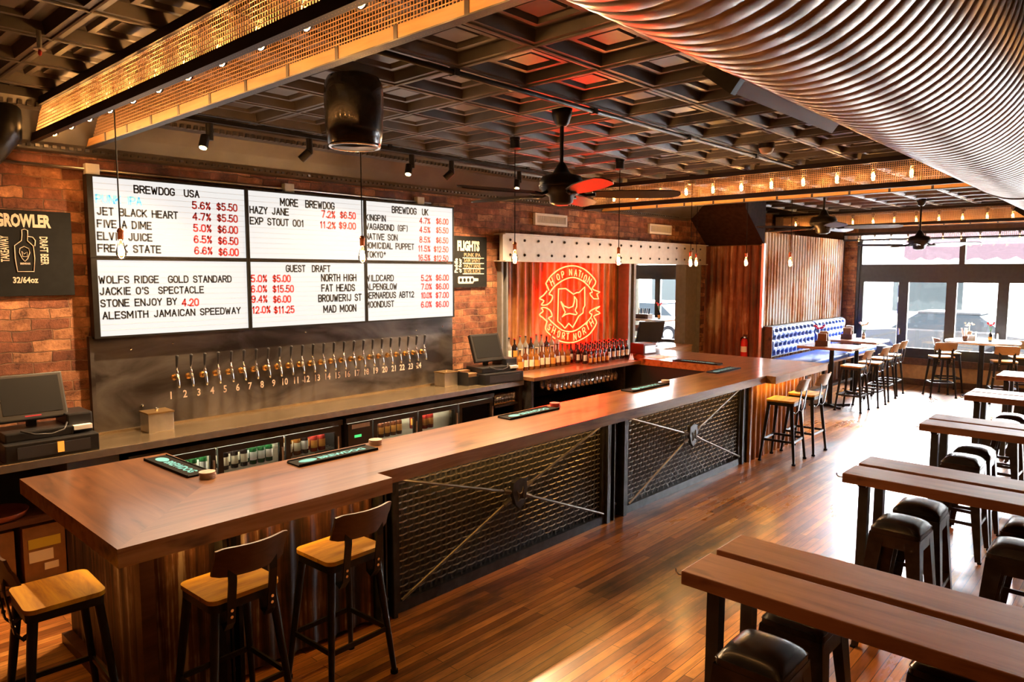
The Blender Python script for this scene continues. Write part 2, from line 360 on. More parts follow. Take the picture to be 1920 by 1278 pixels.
# ------------------------------------------------------------------ mesh helpers
class MB:
    """collects shapes into one mesh"""
    def __init__(s): s.v = []; s.f = []
    def add(s, vs, fs, M=None):
        o = len(s.v)
        s.v += [tuple(M @ Vector(p)) for p in vs] if M is not None else [tuple(p) for p in vs]
        s.f += [tuple(i+o for i in f) for f in fs]
        return s
    def box(s, x0, x1, y0, y1, z0, z1, M=None, bev=0.0):
        if bev <= 0:
            return s.add([(x0,y0,z0),(x1,y0,z0),(x1,y1,z0),(x0,y1,z0),(x0,y0,z1),(x1,y0,z1),(x1,y1,z1),(x0,y1,z1)],
                         [(0,3,2,1),(4,5,6,7),(0,1,5,4),(1,2,6,5),(2,3,7,6),(3,0,4,7)], M)
        b = min(bev, (x1-x0)/2.01, (y1-y0)/2.01, (z1-z0)/2.01)
        bm = bmesh.new(); bmesh.ops.create_cube(bm, size=1)
        for v in bm.verts: v.co = Vector(((x0+x1)/2+v.co.x*(x1-x0), (y0+y1)/2+v.co.y*(y1-y0), (z0+z1)/2+v.co.z*(z1-z0)))
        bmesh.ops.bevel(bm, geom=bm.edges[:], offset=b, segments=2, profile=0.6, affect='EDGES')
        bm.verts.index_update()
        s.add([v.co.copy() for v in bm.verts], [[v.index for v in f.verts] for f in bm.faces], M); bm.free()
        return s
    def prism(s, poly, h0, h1, axis='Z', M=None):
        """polygon in the plane across an axis, swept from h0 to h1"""
        n = len(poly)
        def P(a, b, h): return {'Z': (a, b, h), 'Y': (a, h, b), 'X': (h, a, b)}[axis]
        vs = [P(a, b, h0) for a, b in poly] + [P(a, b, h1) for a, b in poly]
        fs = [tuple(range(n))[::-1], tuple(range(n, 2*n))] + [(i, (i+1) % n, n+(i+1) % n, n+i) for i in range(n)]
        return s.add(vs, fs, M)
    def cyl(s, p0, p1, r0, r1=None, n=12, M=None, cap=True):
        r1 = r0 if r1 is None else r1
        p0, p1 = Vector(p0), Vector(p1); d = (p1-p0).normalized()
        a = d.orthogonal().normalized(); b = d.cross(a)
        if n == 4 and abs(d.z) > 0.8: a, b = Vector((1,1,0)).normalized(), Vector((-1,1,0)).normalized()
        vs = [p + (a*math.cos(2*PI*i/n) + b*math.sin(2*PI*i/n))*r for p, r in ((p0, r0), (p1, r1)) for i in range(n)]
        fs = [(i, (i+1) % n, n+(i+1) % n, n+i) for i in range(n)]
        if cap: fs += [tuple(range(n))[::-1], tuple(range(n, 2*n))]
        return s.add(vs, fs, M)
    def tube(s, pts, r, n=8, M=None, closed=False):
        pts = [Vector(p) for p in pts]; m = len(pts); vs = []; fs = []
        prev = None
        for i, p in enumerate(pts):
            q0 = pts[i-1] if (i > 0 or closed) else p; q1 = pts[(i+1) % m] if (i < m-1 or closed) else p
            d = (q1-q0).normalized() if (q1-q0).length > 1e-9 else Vector((0,0,1))
            a = d.orthogonal().normalized() if prev is None else (prev - d*prev.dot(d)).normalized()
            prev = a; b = d.cross(a)
            rr = r[i] if isinstance(r, (list, tuple)) else r
            vs += [p + (a*math.cos(2*PI*k/n) + b*math.sin(2*PI*k/n))*rr for k in range(n)]
        for i in range(m if closed else m-1):
            j = (i+1) % m
            fs += [(i*n+k, i*n+(k+1) % n, j*n+(k+1) % n, j*n+k) for k in range(n)]
        if not closed: fs += [tuple(range(n))[::-1], tuple(range((m-1)*n, m*n))]
        return s.add(vs, fs, M)
    def lathe(s, prof, n=16, M=None):
        """profile of (radius, z) turned about Z"""
        vs = []; fs = []; m = len(prof)
        for r, z in prof: vs += [(max(r, 1e-4)*math.cos(2*PI*k/n), max(r, 1e-4)*math.sin(2*PI*k/n), z) for k in range(n)]
        for i in range(m-1): fs += [(i*n+k, i*n+(k+1) % n, (i+1)*n+(k+1) % n, (i+1)*n+k) for k in range(n)]
        fs += [tuple(range(n))[::-1], tuple(range((m-1)*n, m*n))]
        return s.add(vs, fs, M)
    def grid(s, fn, nu, nv, M=None):
        vs = [fn(i/nu, j/nv) for j in range(nv+1) for i in range(nu+1)]; w = nu+1
        fs = [(j*w+i, j*w+i+1, (j+1)*w+i+1, (j+1)*w+i) for j in range(nv) for i in range(nu)]
        return s.add(vs, fs, M)
    def rbox(s, x0, x1, y0, y1, z0, z1, r, n=5, M=None):
        """slab with rounded corners in plan"""
        pl = []
        for cx, cy, a0 in ((x1-r, y1-r, 0), (x0+r, y1-r, 90), (x0+r, y0+r, 180), (x1-r, y0+r, 270)):
            pl += [(cx+r*math.cos(rad(a0+90*k/n)), cy+r*math.sin(rad(a0+90*k/n))) for k in range(n+1)]
        return s.prism(pl, z0, z1, 'Z', M)
    def build(s, name, mat, parent=None, smooth=False, auto=None, loc=None):
        me = bpy.data.meshes.new(name); me.from_pydata(s.v, [], s.f); me.update()
        bm = bmesh.new(); bm.from_mesh(me); bmesh.ops.recalc_face_normals(bm, faces=bm.faces[:]); bm.to_mesh(me); bm.free()
        me.materials.append(MATS[mat])
        if smooth: me.polygons.foreach_set('use_smooth', [True]*len(me.polygons))
        if auto is not None:
            me.polygons.foreach_set('use_smooth', [True]*len(me.polygons))
            me.set_sharp_from_angle(angle=rad(auto))
        o = bpy.data.objects.new(name, me); COL.objects.link(o)
        if parent is not None: o.parent = parent
        if loc is not None: o.location = loc
        return o
def T(x=0, y=0, z=0): return Matrix.Translation((x, y, z))
def RX(a): return Matrix.Rotation(rad(a), 4, 'X')
def RY(a): return Matrix.Rotation(rad(a), 4, 'Y')
def RZ(a): return Matrix.Rotation(rad(a), 4, 'Z')

def tag(o, label=None, cat=None, group=None, kind=None):
    for k, v in (('label', label), ('category', cat), ('group', group), ('kind', kind)):
        if v: o[k] = v
    return o
def thing(name, label, cat, loc=(0, 0, 0), rz=0.0, group=None):
    o = bpy.data.objects.new(name, None); COL.objects.link(o); o.empty_display_size = 0.1
    o.location = loc; o.rotation_euler = (0, 0, rad(rz))
    return tag(o, label, cat, group)
KIDS = {}
def kids(o):
    return [c for c in o.children]
def dup(o, loc=None, rz=None, label=None, group=None, parent=None):
    c = o.copy(); COL.objects.link(c)
    if parent is not None: c.parent = parent
    if loc is not None: c.location = loc
    if rz is not None: c.rotation_euler = (0, 0, rad(rz))
    if label: c['label'] = label
    if group: c['group'] = group
    for ch in kids(o): dup(ch, parent=c)
    return c
def struct(mb, name, mat, auto=None, smooth=False, parent=None):
    return tag(mb.build(name, mat, parent, smooth, auto), kind='structure') if parent is None else mb.build(name, mat, parent, smooth, auto)
def lamp(kind, name, energy, color, loc, parent=None, size=0.03, **k):
    l = bpy.data.lights.new(name, kind); l.energy = energy; l.color = color
    if kind in ('POINT', 'SPOT'): l.shadow_soft_size = size
    for a, v in k.items(): setattr(l, a, v)
    if kind == 'AREA': l.size = size
    o = bpy.data.objects.new(name, l); COL.objects.link(o); o.location = loc
    if parent is not None: o.parent = parent
    return o

TEXT_CACHE = {}
def letters(s, bold=0.0):
    """outline letters as flat faces, fitted to a unit box"""
    key = (s, bold)
    if key not in TEXT_CACHE:
        cu = bpy.data.curves.new('writing', 'FONT'); cu.body = s; cu.size = 1; cu.offset = bold; cu.resolution_u = 2; cu.extrude = 0.0
        ob = bpy.data.objects.new('writing', cu)
        me = bpy.data.meshes.new_from_object(ob)
        vs = [v.co.copy() for v in me.vertices]; fs = [tuple(p.vertices) for p in me.polygons]
        x0, x1 = min(v.x for v in vs), max(v.x for v in vs)
        caps = 0.69
        TEXT_CACHE[key] = ([((v.x-x0)/(x1-x0), v.y/caps, 0) for v in vs], fs, (x1-x0)/caps)
        bpy.data.objects.remove(ob); bpy.data.curves.remove(cu); bpy.data.meshes.remove(me)
    return TEXT_CACHE[key]
def write(mb, s, w, h, M, bold=0.02):
    """letters w wide and h tall, drawn in the XY plane of M from its origin"""
    vs, fs, asp = letters(s, bold)
    if w is None: w = asp*h
    mb.add([(v[0]*w, v[1]*h, v[2]) for v in vs], fs, M)
    return w

STROKE = {
'A': [[(0,0),(.5,1),(1,0)],[(.18,.36),(.82,.36)]], 'B': [[(0,0),(0,1),(.7,1),(.95,.88),(.95,.66),(.7,.53),(0,.53)],[(.7,.53),(1,.4),(1,.14),(.72,0),(0,0)]],
'C': [[(1,.78),(.85,.95),(.5,1),(.15,.93),(0,.72),(0,.28),(.15,.07),(.5,0),(.85,.05),(1,.22)]], 'D': [[(0,0),(0,1),(.6,1),(.92,.85),(1,.6),(1,.4),(.92,.15),(.6,0),(0,0)]],
'E': [[(1,1),(0,1),(0,0),(1,0)],[(0,.52),(.85,.52)]], 'F': [[(1,1),(0,1),(0,0)],[(0,.52),(.85,.52)]],
'G': [[(1,.78),(.85,.95),(.5,1),(.15,.93),(0,.72),(0,.28),(.15,.07),(.5,0),(.9,.08),(1,.25),(1,.46),(.55,.46)]], 'H': [[(0,0),(0,1)],[(1,0),(1,1)],[(0,.52),(1,.52)]],
'I': [[(.5,0),(.5,1)]], 'J': [[(.85,1),(.85,.22),(.65,.03),(.3,.03),(.08,.22)]], 'K': [[(0,0),(0,1)],[(1,1),(0,.4)],[(.3,.58),(1,0)]], 'L': [[(0,1),(0,0),(1,0)]],
'M': [[(0,0),(0,1),(.5,.3),(1,1),(1,0)]], 'N': [[(0,0),(0,1),(1,0),(1,1)]], 'O': [[(.5,0),(.15,.07),(0,.28),(0,.72),(.15,.93),(.5,1),(.85,.93),(1,.72),(1,.28),(.85,.07),(.5,0)]],
'P': [[(0,0),(0,1),(.7,1),(1,.87),(1,.6),(.7,.46),(0,.46)]], 'Q': [[(.5,0),(.15,.07),(0,.28),(0,.72),(.15,.93),(.5,1),(.85,.93),(1,.72),(1,.28),(.85,.07),(.5,0)],[(.6,.25),(1,0)]],
'R': [[(0,0),(0,1),(.7,1),(1,.87),(1,.63),(.7,.5),(0,.5)],[(.5,.5),(1,0)]], 'S': [[(.95,.8),(.8,.95),(.5,1),(.15,.94),(.03,.76),(.15,.58),(.85,.42),(.98,.24),(.85,.06),(.5,0),(.18,.05),(.02,.2)]],
'T': [[(.5,0),(.5,1)],[(0,1),(1,1)]], 'U': [[(0,1),(0,.25),(.15,.06),(.5,0),(.85,.06),(1,.25),(1,1)]], 'V': [[(0,1),(.5,0),(1,1)]], 'W': [[(0,1),(.25,0),(.5,.75),(.75,0),(1,1)]],
'X': [[(0,0),(1,1)],[(0,1),(1,0)]], 'Y': [[(0,1),(.5,.5),(1,1)],[(.5,.5),(.5,0)]], 'Z': [[(0,1),(1,1),(0,0),(1,0)]],
'0': [[(.5,0),(.15,.07),(0,.28),(0,.72),(.15,.93),(.5,1),(.85,.93),(1,.72),(1,.28),(.85,.07),(.5,0)]], '1': [[(.15,.78),(.55,1),(.55,0)]],
'2': [[(.03,.75),(.2,.95),(.5,1),(.85,.92),(.97,.72),(.85,.52),(0,0),(1,0)]], '3': [[(.05,.85),(.3,1),(.7,1),(.95,.83),(.9,.62),(.55,.53),(.95,.42),(1,.2),(.7,0),(.3,0),(.02,.15)]],
'4': [[(.75,0),(.75,1),(0,.3),(1,.3)]], '5': [[(.92,1),(.15,1),(.08,.55),(.5,.63),(.9,.52),(1,.3),(.88,.08),(.5,0),(.15,.05),(0,.18)]],
'6': [[(.9,.85),(.6,1),(.25,.92),(.02,.6),(0,.3),(.15,.07),(.5,0),(.85,.07),(1,.3),(.85,.52),(.5,.58),(.15,.5),(0,.32)]], '7': [[(0,1),(1,1),(.35,0)]],
'8': [[(.5,.54),(.12,.64),(.08,.85),(.3,1),(.7,1),(.92,.85),(.88,.64),(.5,.54),(.1,.42),(0,.2),(.25,0),(.75,0),(1,.2),(.9,.42),(.5,.54)]],
'9': [[(.1,.15),(.4,0),(.75,.08),(.98,.4),(1,.7),(.85,.93),(.5,1),(.15,.93),(0,.7),(.15,.48),(.5,.42),(.85,.5),(1,.68)]],
'%': [[(.1,0),(.9,1)],[(.2,.65),(.05,.8),(.2,1),(.38,.8),(.2,.65)],[(.8,0),(.62,.18),(.8,.36),(.96,.18),(.8,0)]],
'$': [[(.95,.76),(.8,.88),(.5,.92),(.15,.87),(.05,.72),(.15,.57),(.85,.43),(.97,.27),(.85,.12),(.5,.08),(.18,.12),(.02,.24)],[(.5,-.05),(.5,1.05)]],
'.': [[(.4,.0),(.6,.0)]], "'": [[(.5,1),(.45,.75)]], '(': [[(.7,1.05),(.4,.75),(.4,.25),(.7,-.05)]], ')': [[(.3,1.05),(.6,.75),(.6,.25),(.3,-.05)]], '*': [[(.2,.75),(.8,.75)],[(.5,.5),(.5,1)]]}
def board_letters(mb, s, w, h, M, t=0.215):
    """changeable-letter writing: flat strokes of even weight, fitted w wide and h tall"""
    narrow = {'.': 0.45, "'": 0.45, 'I': 0.5, '1': 0.75, ' ': 0.8, '(': 0.6, ')': 0.6, 'M': 1.25, 'W': 1.3, '%': 1.1, '$': 1.0}
    adv = [narrow.get(c, 1.0) for c in s]; tot = sum(adv); u = w/(tot-0.28*adv[-1]); x = 0.0
    th = h*t; z = 0.0
    for c, a in zip(s, adv):
        gw = u*a*0.72
        parts_ = []
        for st in STROKE.get(c, []):
            run = [st[0]]
            for q in range(1, len(st)):
                run.append(st[q])
                if q < len(st)-1:
                    a_ = Vector(((st[q][0]-st[q-1][0])*gw, (st[q][1]-st[q-1][1])*h)).normalized(); b_ = Vector(((st[q+1][0]-st[q][0])*gw, (st[q+1][1]-st[q][1])*h)).normalized()
                    if a_.dot(b_) < 0.25: parts_.append(run); run = [st[q]]
            parts_.append(run)
        for st in parts_:
            P = [Vector((x+px*gw, py*h)) for px, py in st]
            if c == '.': P = [Vector((x+gw*0.5-th*0.3, th*0.5)), Vector((x+gw*0.5+th*0.3, th*0.5))]
            n = len(P); L_ = []; R_ = []; cl = (P[0]-P[-1]).length < 1e-6
            for i in range(n):
                d0 = (P[i]-P[i-1]) if i > 0 else ((P[0]-P[-2]) if cl else (P[1]-P[0])); d1 = (P[i+1]-P[i]) if i < n-1 else ((P[1]-P[0]) if cl else d0)
                d0 = d0.normalized(); d1 = d1.normalized(); nn = Vector((-d0.y-d1.y, d0.x+d1.x)); 
                nn = nn.normalized() if nn.length > 1e-6 else Vector((-d0.y, d0.x)); k = 1.0/max(0.62, nn.dot(Vector((-d0.y, d0.x))))
                e = Vector((0, 0))
                if not cl and i == 0: e = -d1*th*0.35
                if not cl and i == n-1: e = d0*th*0.35
                L_.append(P[i]+nn*th*0.5*k+e); R_.append(P[i]-nn*th*0.5*k+e)
            vs = [(p.x, p.y, z) for p in L_] + [(p.x, p.y, z) for p in R_]
            mb.add(vs, [(i, i+1, n+i+1, n+i) for i in range(n-1)], M)
        x += u*a

TXT=[('BREWDOG  USA', 'k', 2.236, 2.757, 2.934, 0.051), ('PUNK IPA', 'b', 1.954, 2.285, 2.837, 0.053), ('JET BLACK HEART', 'k', 1.955, 2.57, 2.744, 0.05), ('FIVE A DIME', 'k', 1.954, 2.354, 2.647, 0.05), ('ELVIS JUICE', 'k', 1.951, 2.355, 2.551, 0.051), ('FREAK STATE', 'k', 1.95, 2.42, 2.456, 0.051), ('5.6%', 'r', 2.698, 2.852, 2.838, 0.053), ('$5.50', 'r', 2.912, 3.093, 2.839, 0.054), ('4.7%', 'r', 2.699, 2.852, 2.743, 0.053), ('$5.50', 'r', 2.913, 3.093, 2.742, 0.054), ('5.0%', 'r', 2.701, 2.853, 2.646, 0.053), ('$6.00', 'r', 2.914, 3.092, 2.642, 0.055), ('6.5%', 'r', 2.702, 2.853, 2.55, 0.053), ('$6.50', 'r', 2.914, 3.092, 2.543, 0.055), ('6.6%', 'r', 2.703, 2.854, 2.454, 0.053), ('$6.00', 'r', 2.915, 3.092, 2.445, 0.055), ('WOLFS RIDGE  GOLD STANDARD', 'k', 1.944, 3.017, 2.211, 0.049), ("JACKIE O'S  SPECTACLE", 'k', 1.945, 2.765, 2.12, 0.049), ('STONE ENJOY BY', 'k', 1.948, 2.532, 2.025, 0.049), ('4.20', 'r', 2.579, 2.716, 2.011, 0.053), ('ALESMITH JAMAICAN SPEEDWAY', 'k', 1.959, 3.092, 1.928, 0.049), ('MORE  BREWDOG', 'k', 3.522, 4.106, 2.921, 0.058), ('HAZY JANE', 'k', 3.217, 3.602, 2.833, 0.054), ('EXP STOUT 001', 'k', 3.216, 3.762, 2.734, 0.054), ('7.2%', 'r', 3.963, 4.113, 2.836, 0.059), ('$6.50', 'r', 4.176, 4.356, 2.84, 0.057), ('11.2%', 'r', 3.943, 4.115, 2.732, 0.056), ('$9.00', 'r', 4.161, 4.356, 2.736, 0.057), ('GUEST  DRAFT', 'k', 3.562, 4.043, 2.304, 0.054), ('5.0%', 'r', 3.207, 3.36, 2.21, 0.055), ('$5.00', 'r', 3.423, 3.601, 2.208, 0.056), ('NORTH HIGH', 'k', 3.943, 4.349, 2.212, 0.059), ('6.0%', 'r', 3.204, 3.357, 2.116, 0.054), ('$15.50', 'r', 3.42, 3.631, 2.111, 0.056), ('FAT HEADS', 'k', 3.943, 4.331, 2.11, 0.059), ('9.4%', 'r', 3.206, 3.357, 2.021, 0.055), ('$6.00', 'r', 3.421, 3.598, 2.014, 0.056), ('BROUWERIJ ST', 'k', 3.905, 4.41, 2.009, 0.059), ('12.0%', 'r', 3.209, 3.385, 1.922, 0.055), ('$11.25', 'r', 3.426, 3.632, 1.913, 0.057), ('MAD MOON', 'k', 3.96, 4.341, 1.9, 0.06), ('BREWDOG  UK', 'k', 4.828, 5.328, 2.934, 0.059), ('KINGPIN', 'k', 4.482, 4.736, 2.836, 0.054), ('4.7%', 'r', 5.208, 5.359, 2.841, 0.055), ('$6.00', 'r', 5.453, 5.632, 2.847, 0.056), ('VAGABOND (GF)', 'k', 4.485, 5.039, 2.744, 0.054), ('4.5%', 'r', 5.207, 5.358, 2.742, 0.055), ('$5.50', 'r', 5.451, 5.631, 2.746, 0.056), ('NATIVE SON', 'k', 4.479, 4.891, 2.641, 0.054), ('8.5%', 'r', 5.205, 5.357, 2.632, 0.055), ('$6.50', 'r', 5.45, 5.63, 2.633, 0.056), ('HOMICIDAL PUPPET', 'k', 4.477, 5.12, 2.549, 0.054), ('11.5%', 'r', 5.186, 5.356, 2.532, 0.056), ('$12.50', 'r', 5.415, 5.629, 2.531, 0.056), ('TOKYO*', 'k', 4.486, 4.737, 2.455, 0.054), ('16.5%', 'r', 5.184, 5.354, 2.432, 0.055), ('$12.50', 'r', 5.414, 5.628, 2.428, 0.056), ('WILDCARD', 'k', 4.473, 4.832, 2.208, 0.055), ('5.2%', 'r', 5.223, 5.374, 2.205, 0.056), ('$6.00', 'r', 5.44, 5.632, 2.207, 0.057), ('ALPENGLOW', 'k', 4.476, 4.873, 2.117, 0.055), ('7.0%', 'r', 5.222, 5.373, 2.108, 0.056), ('$6.00', 'r', 5.439, 5.631, 2.107, 0.057), ('BERNARDUS ABT12', 'k', 4.466, 5.112, 2.026, 0.055), ('10.0%', 'r', 5.22, 5.372, 2.01, 0.056), ('$7.00', 'r', 5.437, 5.63, 2.007, 0.057), ('MOONDUST', 'k', 4.467, 4.832, 1.931, 0.055), ('6.0%', 'r', 5.219, 5.37, 1.907, 0.057), ('$6.00', 'r', 5.436, 5.629, 1.903, 0.057)]
NEON={'top': [(7.538, 2.151), (7.639, 2.248), (7.794, 2.331), (7.97, 2.381), (8.151, 2.394), (8.338, 2.367), (8.512, 2.298), (8.691, 2.169), (8.604, 2.071)], 'topin': [(8.585, 2.048), (8.457, 2.136), (8.303, 2.201), (8.135, 2.23), (7.955, 2.203), (7.796, 2.143), (7.692, 2.084), (7.608, 2.004), (7.65, 1.992), (7.685, 1.964), (7.651, 1.904), (7.558, 1.858), (7.449, 1.861), (7.498, 1.914), (7.406, 1.949), (7.489, 1.99), (7.565, 2.048)], 'le': [(7.538, 2.151), (7.607, 2.053)], 'rt': [(8.604, 2.071), (8.634, 2.047), (8.794, 2.008), (8.725, 1.98), (8.766, 1.908), (8.647, 1.911), (8.567, 1.966), (8.547, 1.996), (8.605, 2.012), (8.585, 2.048)], 'state': [(7.814, 2.071), (7.974, 2.074), (8.158, 1.989), (8.232, 2.013), (8.288, 2.012), (8.419, 2.091), (8.428, 1.818), (8.387, 1.773), (8.388, 1.715), (8.284, 1.668), (8.201, 1.574), (8.147, 1.514), (8.054, 1.576), (7.964, 1.512), (7.9, 1.561), (7.802, 1.622), (7.814, 2.071)], 'dog': [(7.87, 1.892), (7.942, 1.829), (8.051, 1.797), (8.142, 1.816), (8.178, 1.884), (8.177, 1.958), (8.233, 1.905), (8.235, 1.813), (8.198, 1.757), (8.246, 1.71), (8.218, 1.694), (8.07, 1.717), (7.979, 1.709), (7.899, 1.673), (7.97, 1.738), (7.897, 1.847), (7.87, 1.892)], 'bot': [(7.569, 1.628), (7.536, 1.526), (7.648, 1.436), (7.805, 1.354), (8.003, 1.306), (8.187, 1.299), (8.375, 1.332), (8.568, 1.402), (8.724, 1.553), (8.652, 1.652), (8.811, 1.692), (8.7, 1.744), (8.799, 1.794), (8.62, 1.753), (8.542, 1.715), (8.602, 1.683)], 'botin': [(8.602, 1.683), (8.564, 1.626), (8.41, 1.54), (8.222, 1.469), (8.055, 1.458), (7.892, 1.494), (7.75, 1.569), (7.602, 1.67), (7.671, 1.695), (7.662, 1.744), (7.61, 1.79), (7.524, 1.821), (7.449, 1.818), (7.483, 1.773), (7.408, 1.728), (7.475, 1.687), (7.569, 1.628)]}
NLET=[('H', 7.666, 2.172, 0.086, 0.11, 35), ('O', 7.804, 2.237, 0.088, 0.088, 25), ('P', 7.909, 2.271, 0.071, 0.091, 20), ('N', 8.084, 2.303, 0.082, 0.09, 4), ('A', 8.204, 2.295, 0.084, 0.096, -5), ('T', 8.297, 2.281, 0.085, 0.091, -18), ('I', 8.359, 2.258, 0.046, 0.08, -25), ('O', 8.431, 2.217, 0.086, 0.103, -30), ('N', 8.533, 2.182, 0.097, 0.104, -38), ('S', 7.621, 1.548, 0.069, 0.088, -38), ('H', 7.716, 1.496, 0.087, 0.094, -30), ('O', 7.826, 1.439, 0.079, 0.096, -18), ('R', 7.934, 1.406, 0.08, 0.093, -8), ('T', 8.034, 1.388, 0.082, 0.094, -2), ('N', 8.2, 1.376, 0.084, 0.098, 8), ('O', 8.308, 1.405, 0.095, 0.096, 18), ('R', 8.417, 1.449, 0.087, 0.1, 28), ('T', 8.504, 1.506, 0.091, 0.106, 35), ('H', 8.601, 1.562, 0.105, 0.101, 38)]
# ------------------------------------------------------------------ the setting
WY = 6.30            # face of the long brick wall
FX = 16.45           # inner face of the street front
CZ = 3.52            # underside of the ceiling ribs

struct(MB().box(-3.2, FX+0.1, -2.8, WY+0.2, -0.12, 0.0), 'floor', 'floor_boards')
struct(MB().box(9.0, FX+0.1, WY+0.2, 15.0, -0.12, 0.0), 'floor_annex', 'floor_boards')

def ceiling(name, x0, x1, y0, y1):
    p = 0.6; mb = MB()
    prof = [(0.040, CZ), (0.058, CZ+0.060), (0.125, CZ+0.064), (0.131, CZ+0.036), (0.162, CZ+0.036), (0.172, CZ+0.066), (0.205, CZ+0.066), (0.212, CZ+0.048)]
    i0, i1 = math.floor((x0-3.63)/p), math.ceil((x1-3.63)/p); j0, j1 = math.floor((y0-2.63)/p), math.ceil((y1-2.63)/p)
    for i in range(i0, i1):
        for j in range(j0, j1):
            ax, bx = 3.63+i*p, 3.63+(i+1)*p; ay, by = 2.63+j*p, 2.63+(j+1)*p
            rings = [(0.0, CZ)] + prof
            vs = []; fs = []
            for d, z in rings: vs += [(ax+d, ay+d, z), (bx-d, ay+d, z), (bx-d, by-d, z), (ax+d, by-d, z)]
            for k in range(len(rings)-1):
                for q in range(4): fs.append((k*4+q, k*4+(q+1) % 4, (k+1)*4+(q+1) % 4, (k+1)*4+q))
            m = 4*(len(rings)-1); fs.append((m, m+1, m+2, m+3))
            mb.add(vs, fs)
    # raised bead along the ribs
    for i in range(i0, i1+1): mb.cyl((3.63+i*p, 2.63+j0*p, CZ), (3.63+i*p, 2.63+j1*p, CZ), 0.011, n=6)
    for j in range(j0, j1+1): mb.cyl((3.63+i0*p, 2.63+j*p, CZ), (3.63+i1*p, 2.63+j*p, CZ), 0.011, n=6)
    struct(mb, name, 'pressed_tin')
ceiling('ceiling', -3.1, FX, -2.7, WY)
struct(MB().box(9.0, FX, WY+0.2, 15.0, 3.0, 3.1), 'ceiling_annex', 'white_paint')
struct(MB().box(-3.4, FX+0.35, -3.0, 15.2, 3.66, 6.6), 'roof', 'roof_tar')  # unseen slab put in above the ceiling to block the sun

# long brick wall: whole up to the bar niche, over the lintel, and beyond
mb = MB()
mb.box(-3.2, 6.58, WY, WY+0.2, 0, 3.66).box(6.58, 11.75, WY, WY+0.2, 2.45, 3.66).box(11.75, FX, WY, WY+0.2, 0, 3.66)
struct(mb, 'wall_left', 'brick_long')
struct(MB().box(-3.4, -3.2, -3.0, WY+0.2, 0, 3.66), 'wall_back', 'wall_plain')
struct(MB().box(-3.2, FX+0.1, -3.0, -2.8, 0, 3.66), 'wall_right', 'wall_plain')
struct(MB().box(8.8, 9.0, WY+0.2, 15.2, 0, 3.66), 'wall_annex', 'wall_plain')
struct(MB().box(9.0, FX+0.1, 15.0, 15.2, 0, 3.66), 'wall_annex_end', 'wall_plain')
# cornice between brick and tin
mb = MB()
mb.prism([(6.30, 3.19), (6.24, 3.20), (6.21, 3.23), (6.17, 3.25), (6.08, 3.33), (5.98, 3.43), (5.93, 3.45), (5.90, 3.50), (5.90, 3.56), (6.30, 3.56)], -3.2, 11.3, 'X')
for k in range(235):
    x = -2.0 + k*0.055
    mb.box(x, x+0.028, 5.905, 5.945, 3.445, 3.475); mb.box(x, x+0.028, 6.20, 6.235, 3.215, 3.24)
struct(mb, 'trim_1', 'pressed_tin')

# riveted lintel over the niche and the steel columns that carry it
li = thing('riveted_lintel', 'pale painted steel beam with two rows of rivets over the bar niche', 'beam', (6.5, 6.2, 2.45)); li['kind'] = 'structure'
MB().box(0, 5.25, -0.06, 0.0, 0.0, 0.32).box(0, 5.25, -0.10, 0.1, -0.015, 0.0).box(0, 5.25, -0.10, 0.1, 0.32, 0.335).build('web_plate', 'lintel_paint', li)
mb = MB()
for k in range(19):
    for z in (0.07, 0.255):
        mb.lathe([(0.018, 0), (0.016, 0.012), (0.008, 0.02)], 8, T(0.13+k*0.272, -0.06, z) @ RX(90))
mb.build('rivets', 'dark_steel', li, smooth=True)
for nm, x0, x1, lab in (('column', 6.56, 6.68, 'slim brown steel column where brick ends beside the liquor shelf'), ('column', 11.20, 11.74, 'grey steel column between the pass-through and the rusty wall')):
    mb = MB().box(x0, x0+0.03, 6.22, 6.42, 0, 2.45).box(x1-0.03, x1, 6.22, 6.42, 0, 2.45).box(x0+0.03, x1-0.03, 6.29, 6.36, 0, 2.45)
    o = mb.build(nm, 'column_paint'); tag(o, lab, 'column', kind='structure')

def corrugated(u0, u1, z0, z1, pitch, amp, face):
    amp *= 1.25
    """sheet of corrugated iron; face(u, d, z) gives the point at distance d out of the sheet"""
    n = int((u1-u0)/pitch*8); mb = MB(); vs = []; fs = []
    prof = [0, 0.6, 1, 1, 0.6, 0, -0.05, -0.05]
    for i in range(n+1):
        u = u0+(u1-u0)*i/n; d = amp*prof[i % 8]
        vs += [face(u, d, z0), face(u, d, z1), face(u, -0.006, z0), face(u, -0.006, z1)]
    for i in range(n):
        a, b = 4*i, 4*i+4
        fs += [(a, b, b+1, a+1), (a+2, a+3, b+3, b+2), (a+1, b+1, b+3, a+3), (a, a+2, b+2, b)]
    return mb.add(vs, fs)
o = corrugated(6.69, 9.4, 0.9, 2.45, 0.15, 0.028, lambda u, d, z: (u, 6.42-d, z)).build('corrugated_backdrop', 'rust_orange', auto=50)
tag(o, 'rusty corrugated iron sheet behind the red neon sign', 'corrugated sheet', kind='structure')
struct(MB().box(6.58, 9.4, 6.43, 6.5, 0, 2.45), 'wall_niche', 'wall_plain')
mb = MB().box(9.4, 9.46, 6.2, 6.5, 0, 2.45).box(9.46, 9.54, 6.3, 6.36, 0, 2.45).box(9.54, 9.6, 6.2, 6.5, 0, 2.45)
tag(mb.build('column', 'column_paint'), 'brown steel post between the corrugated sheet and the pass-through', 'column', kind='structure')

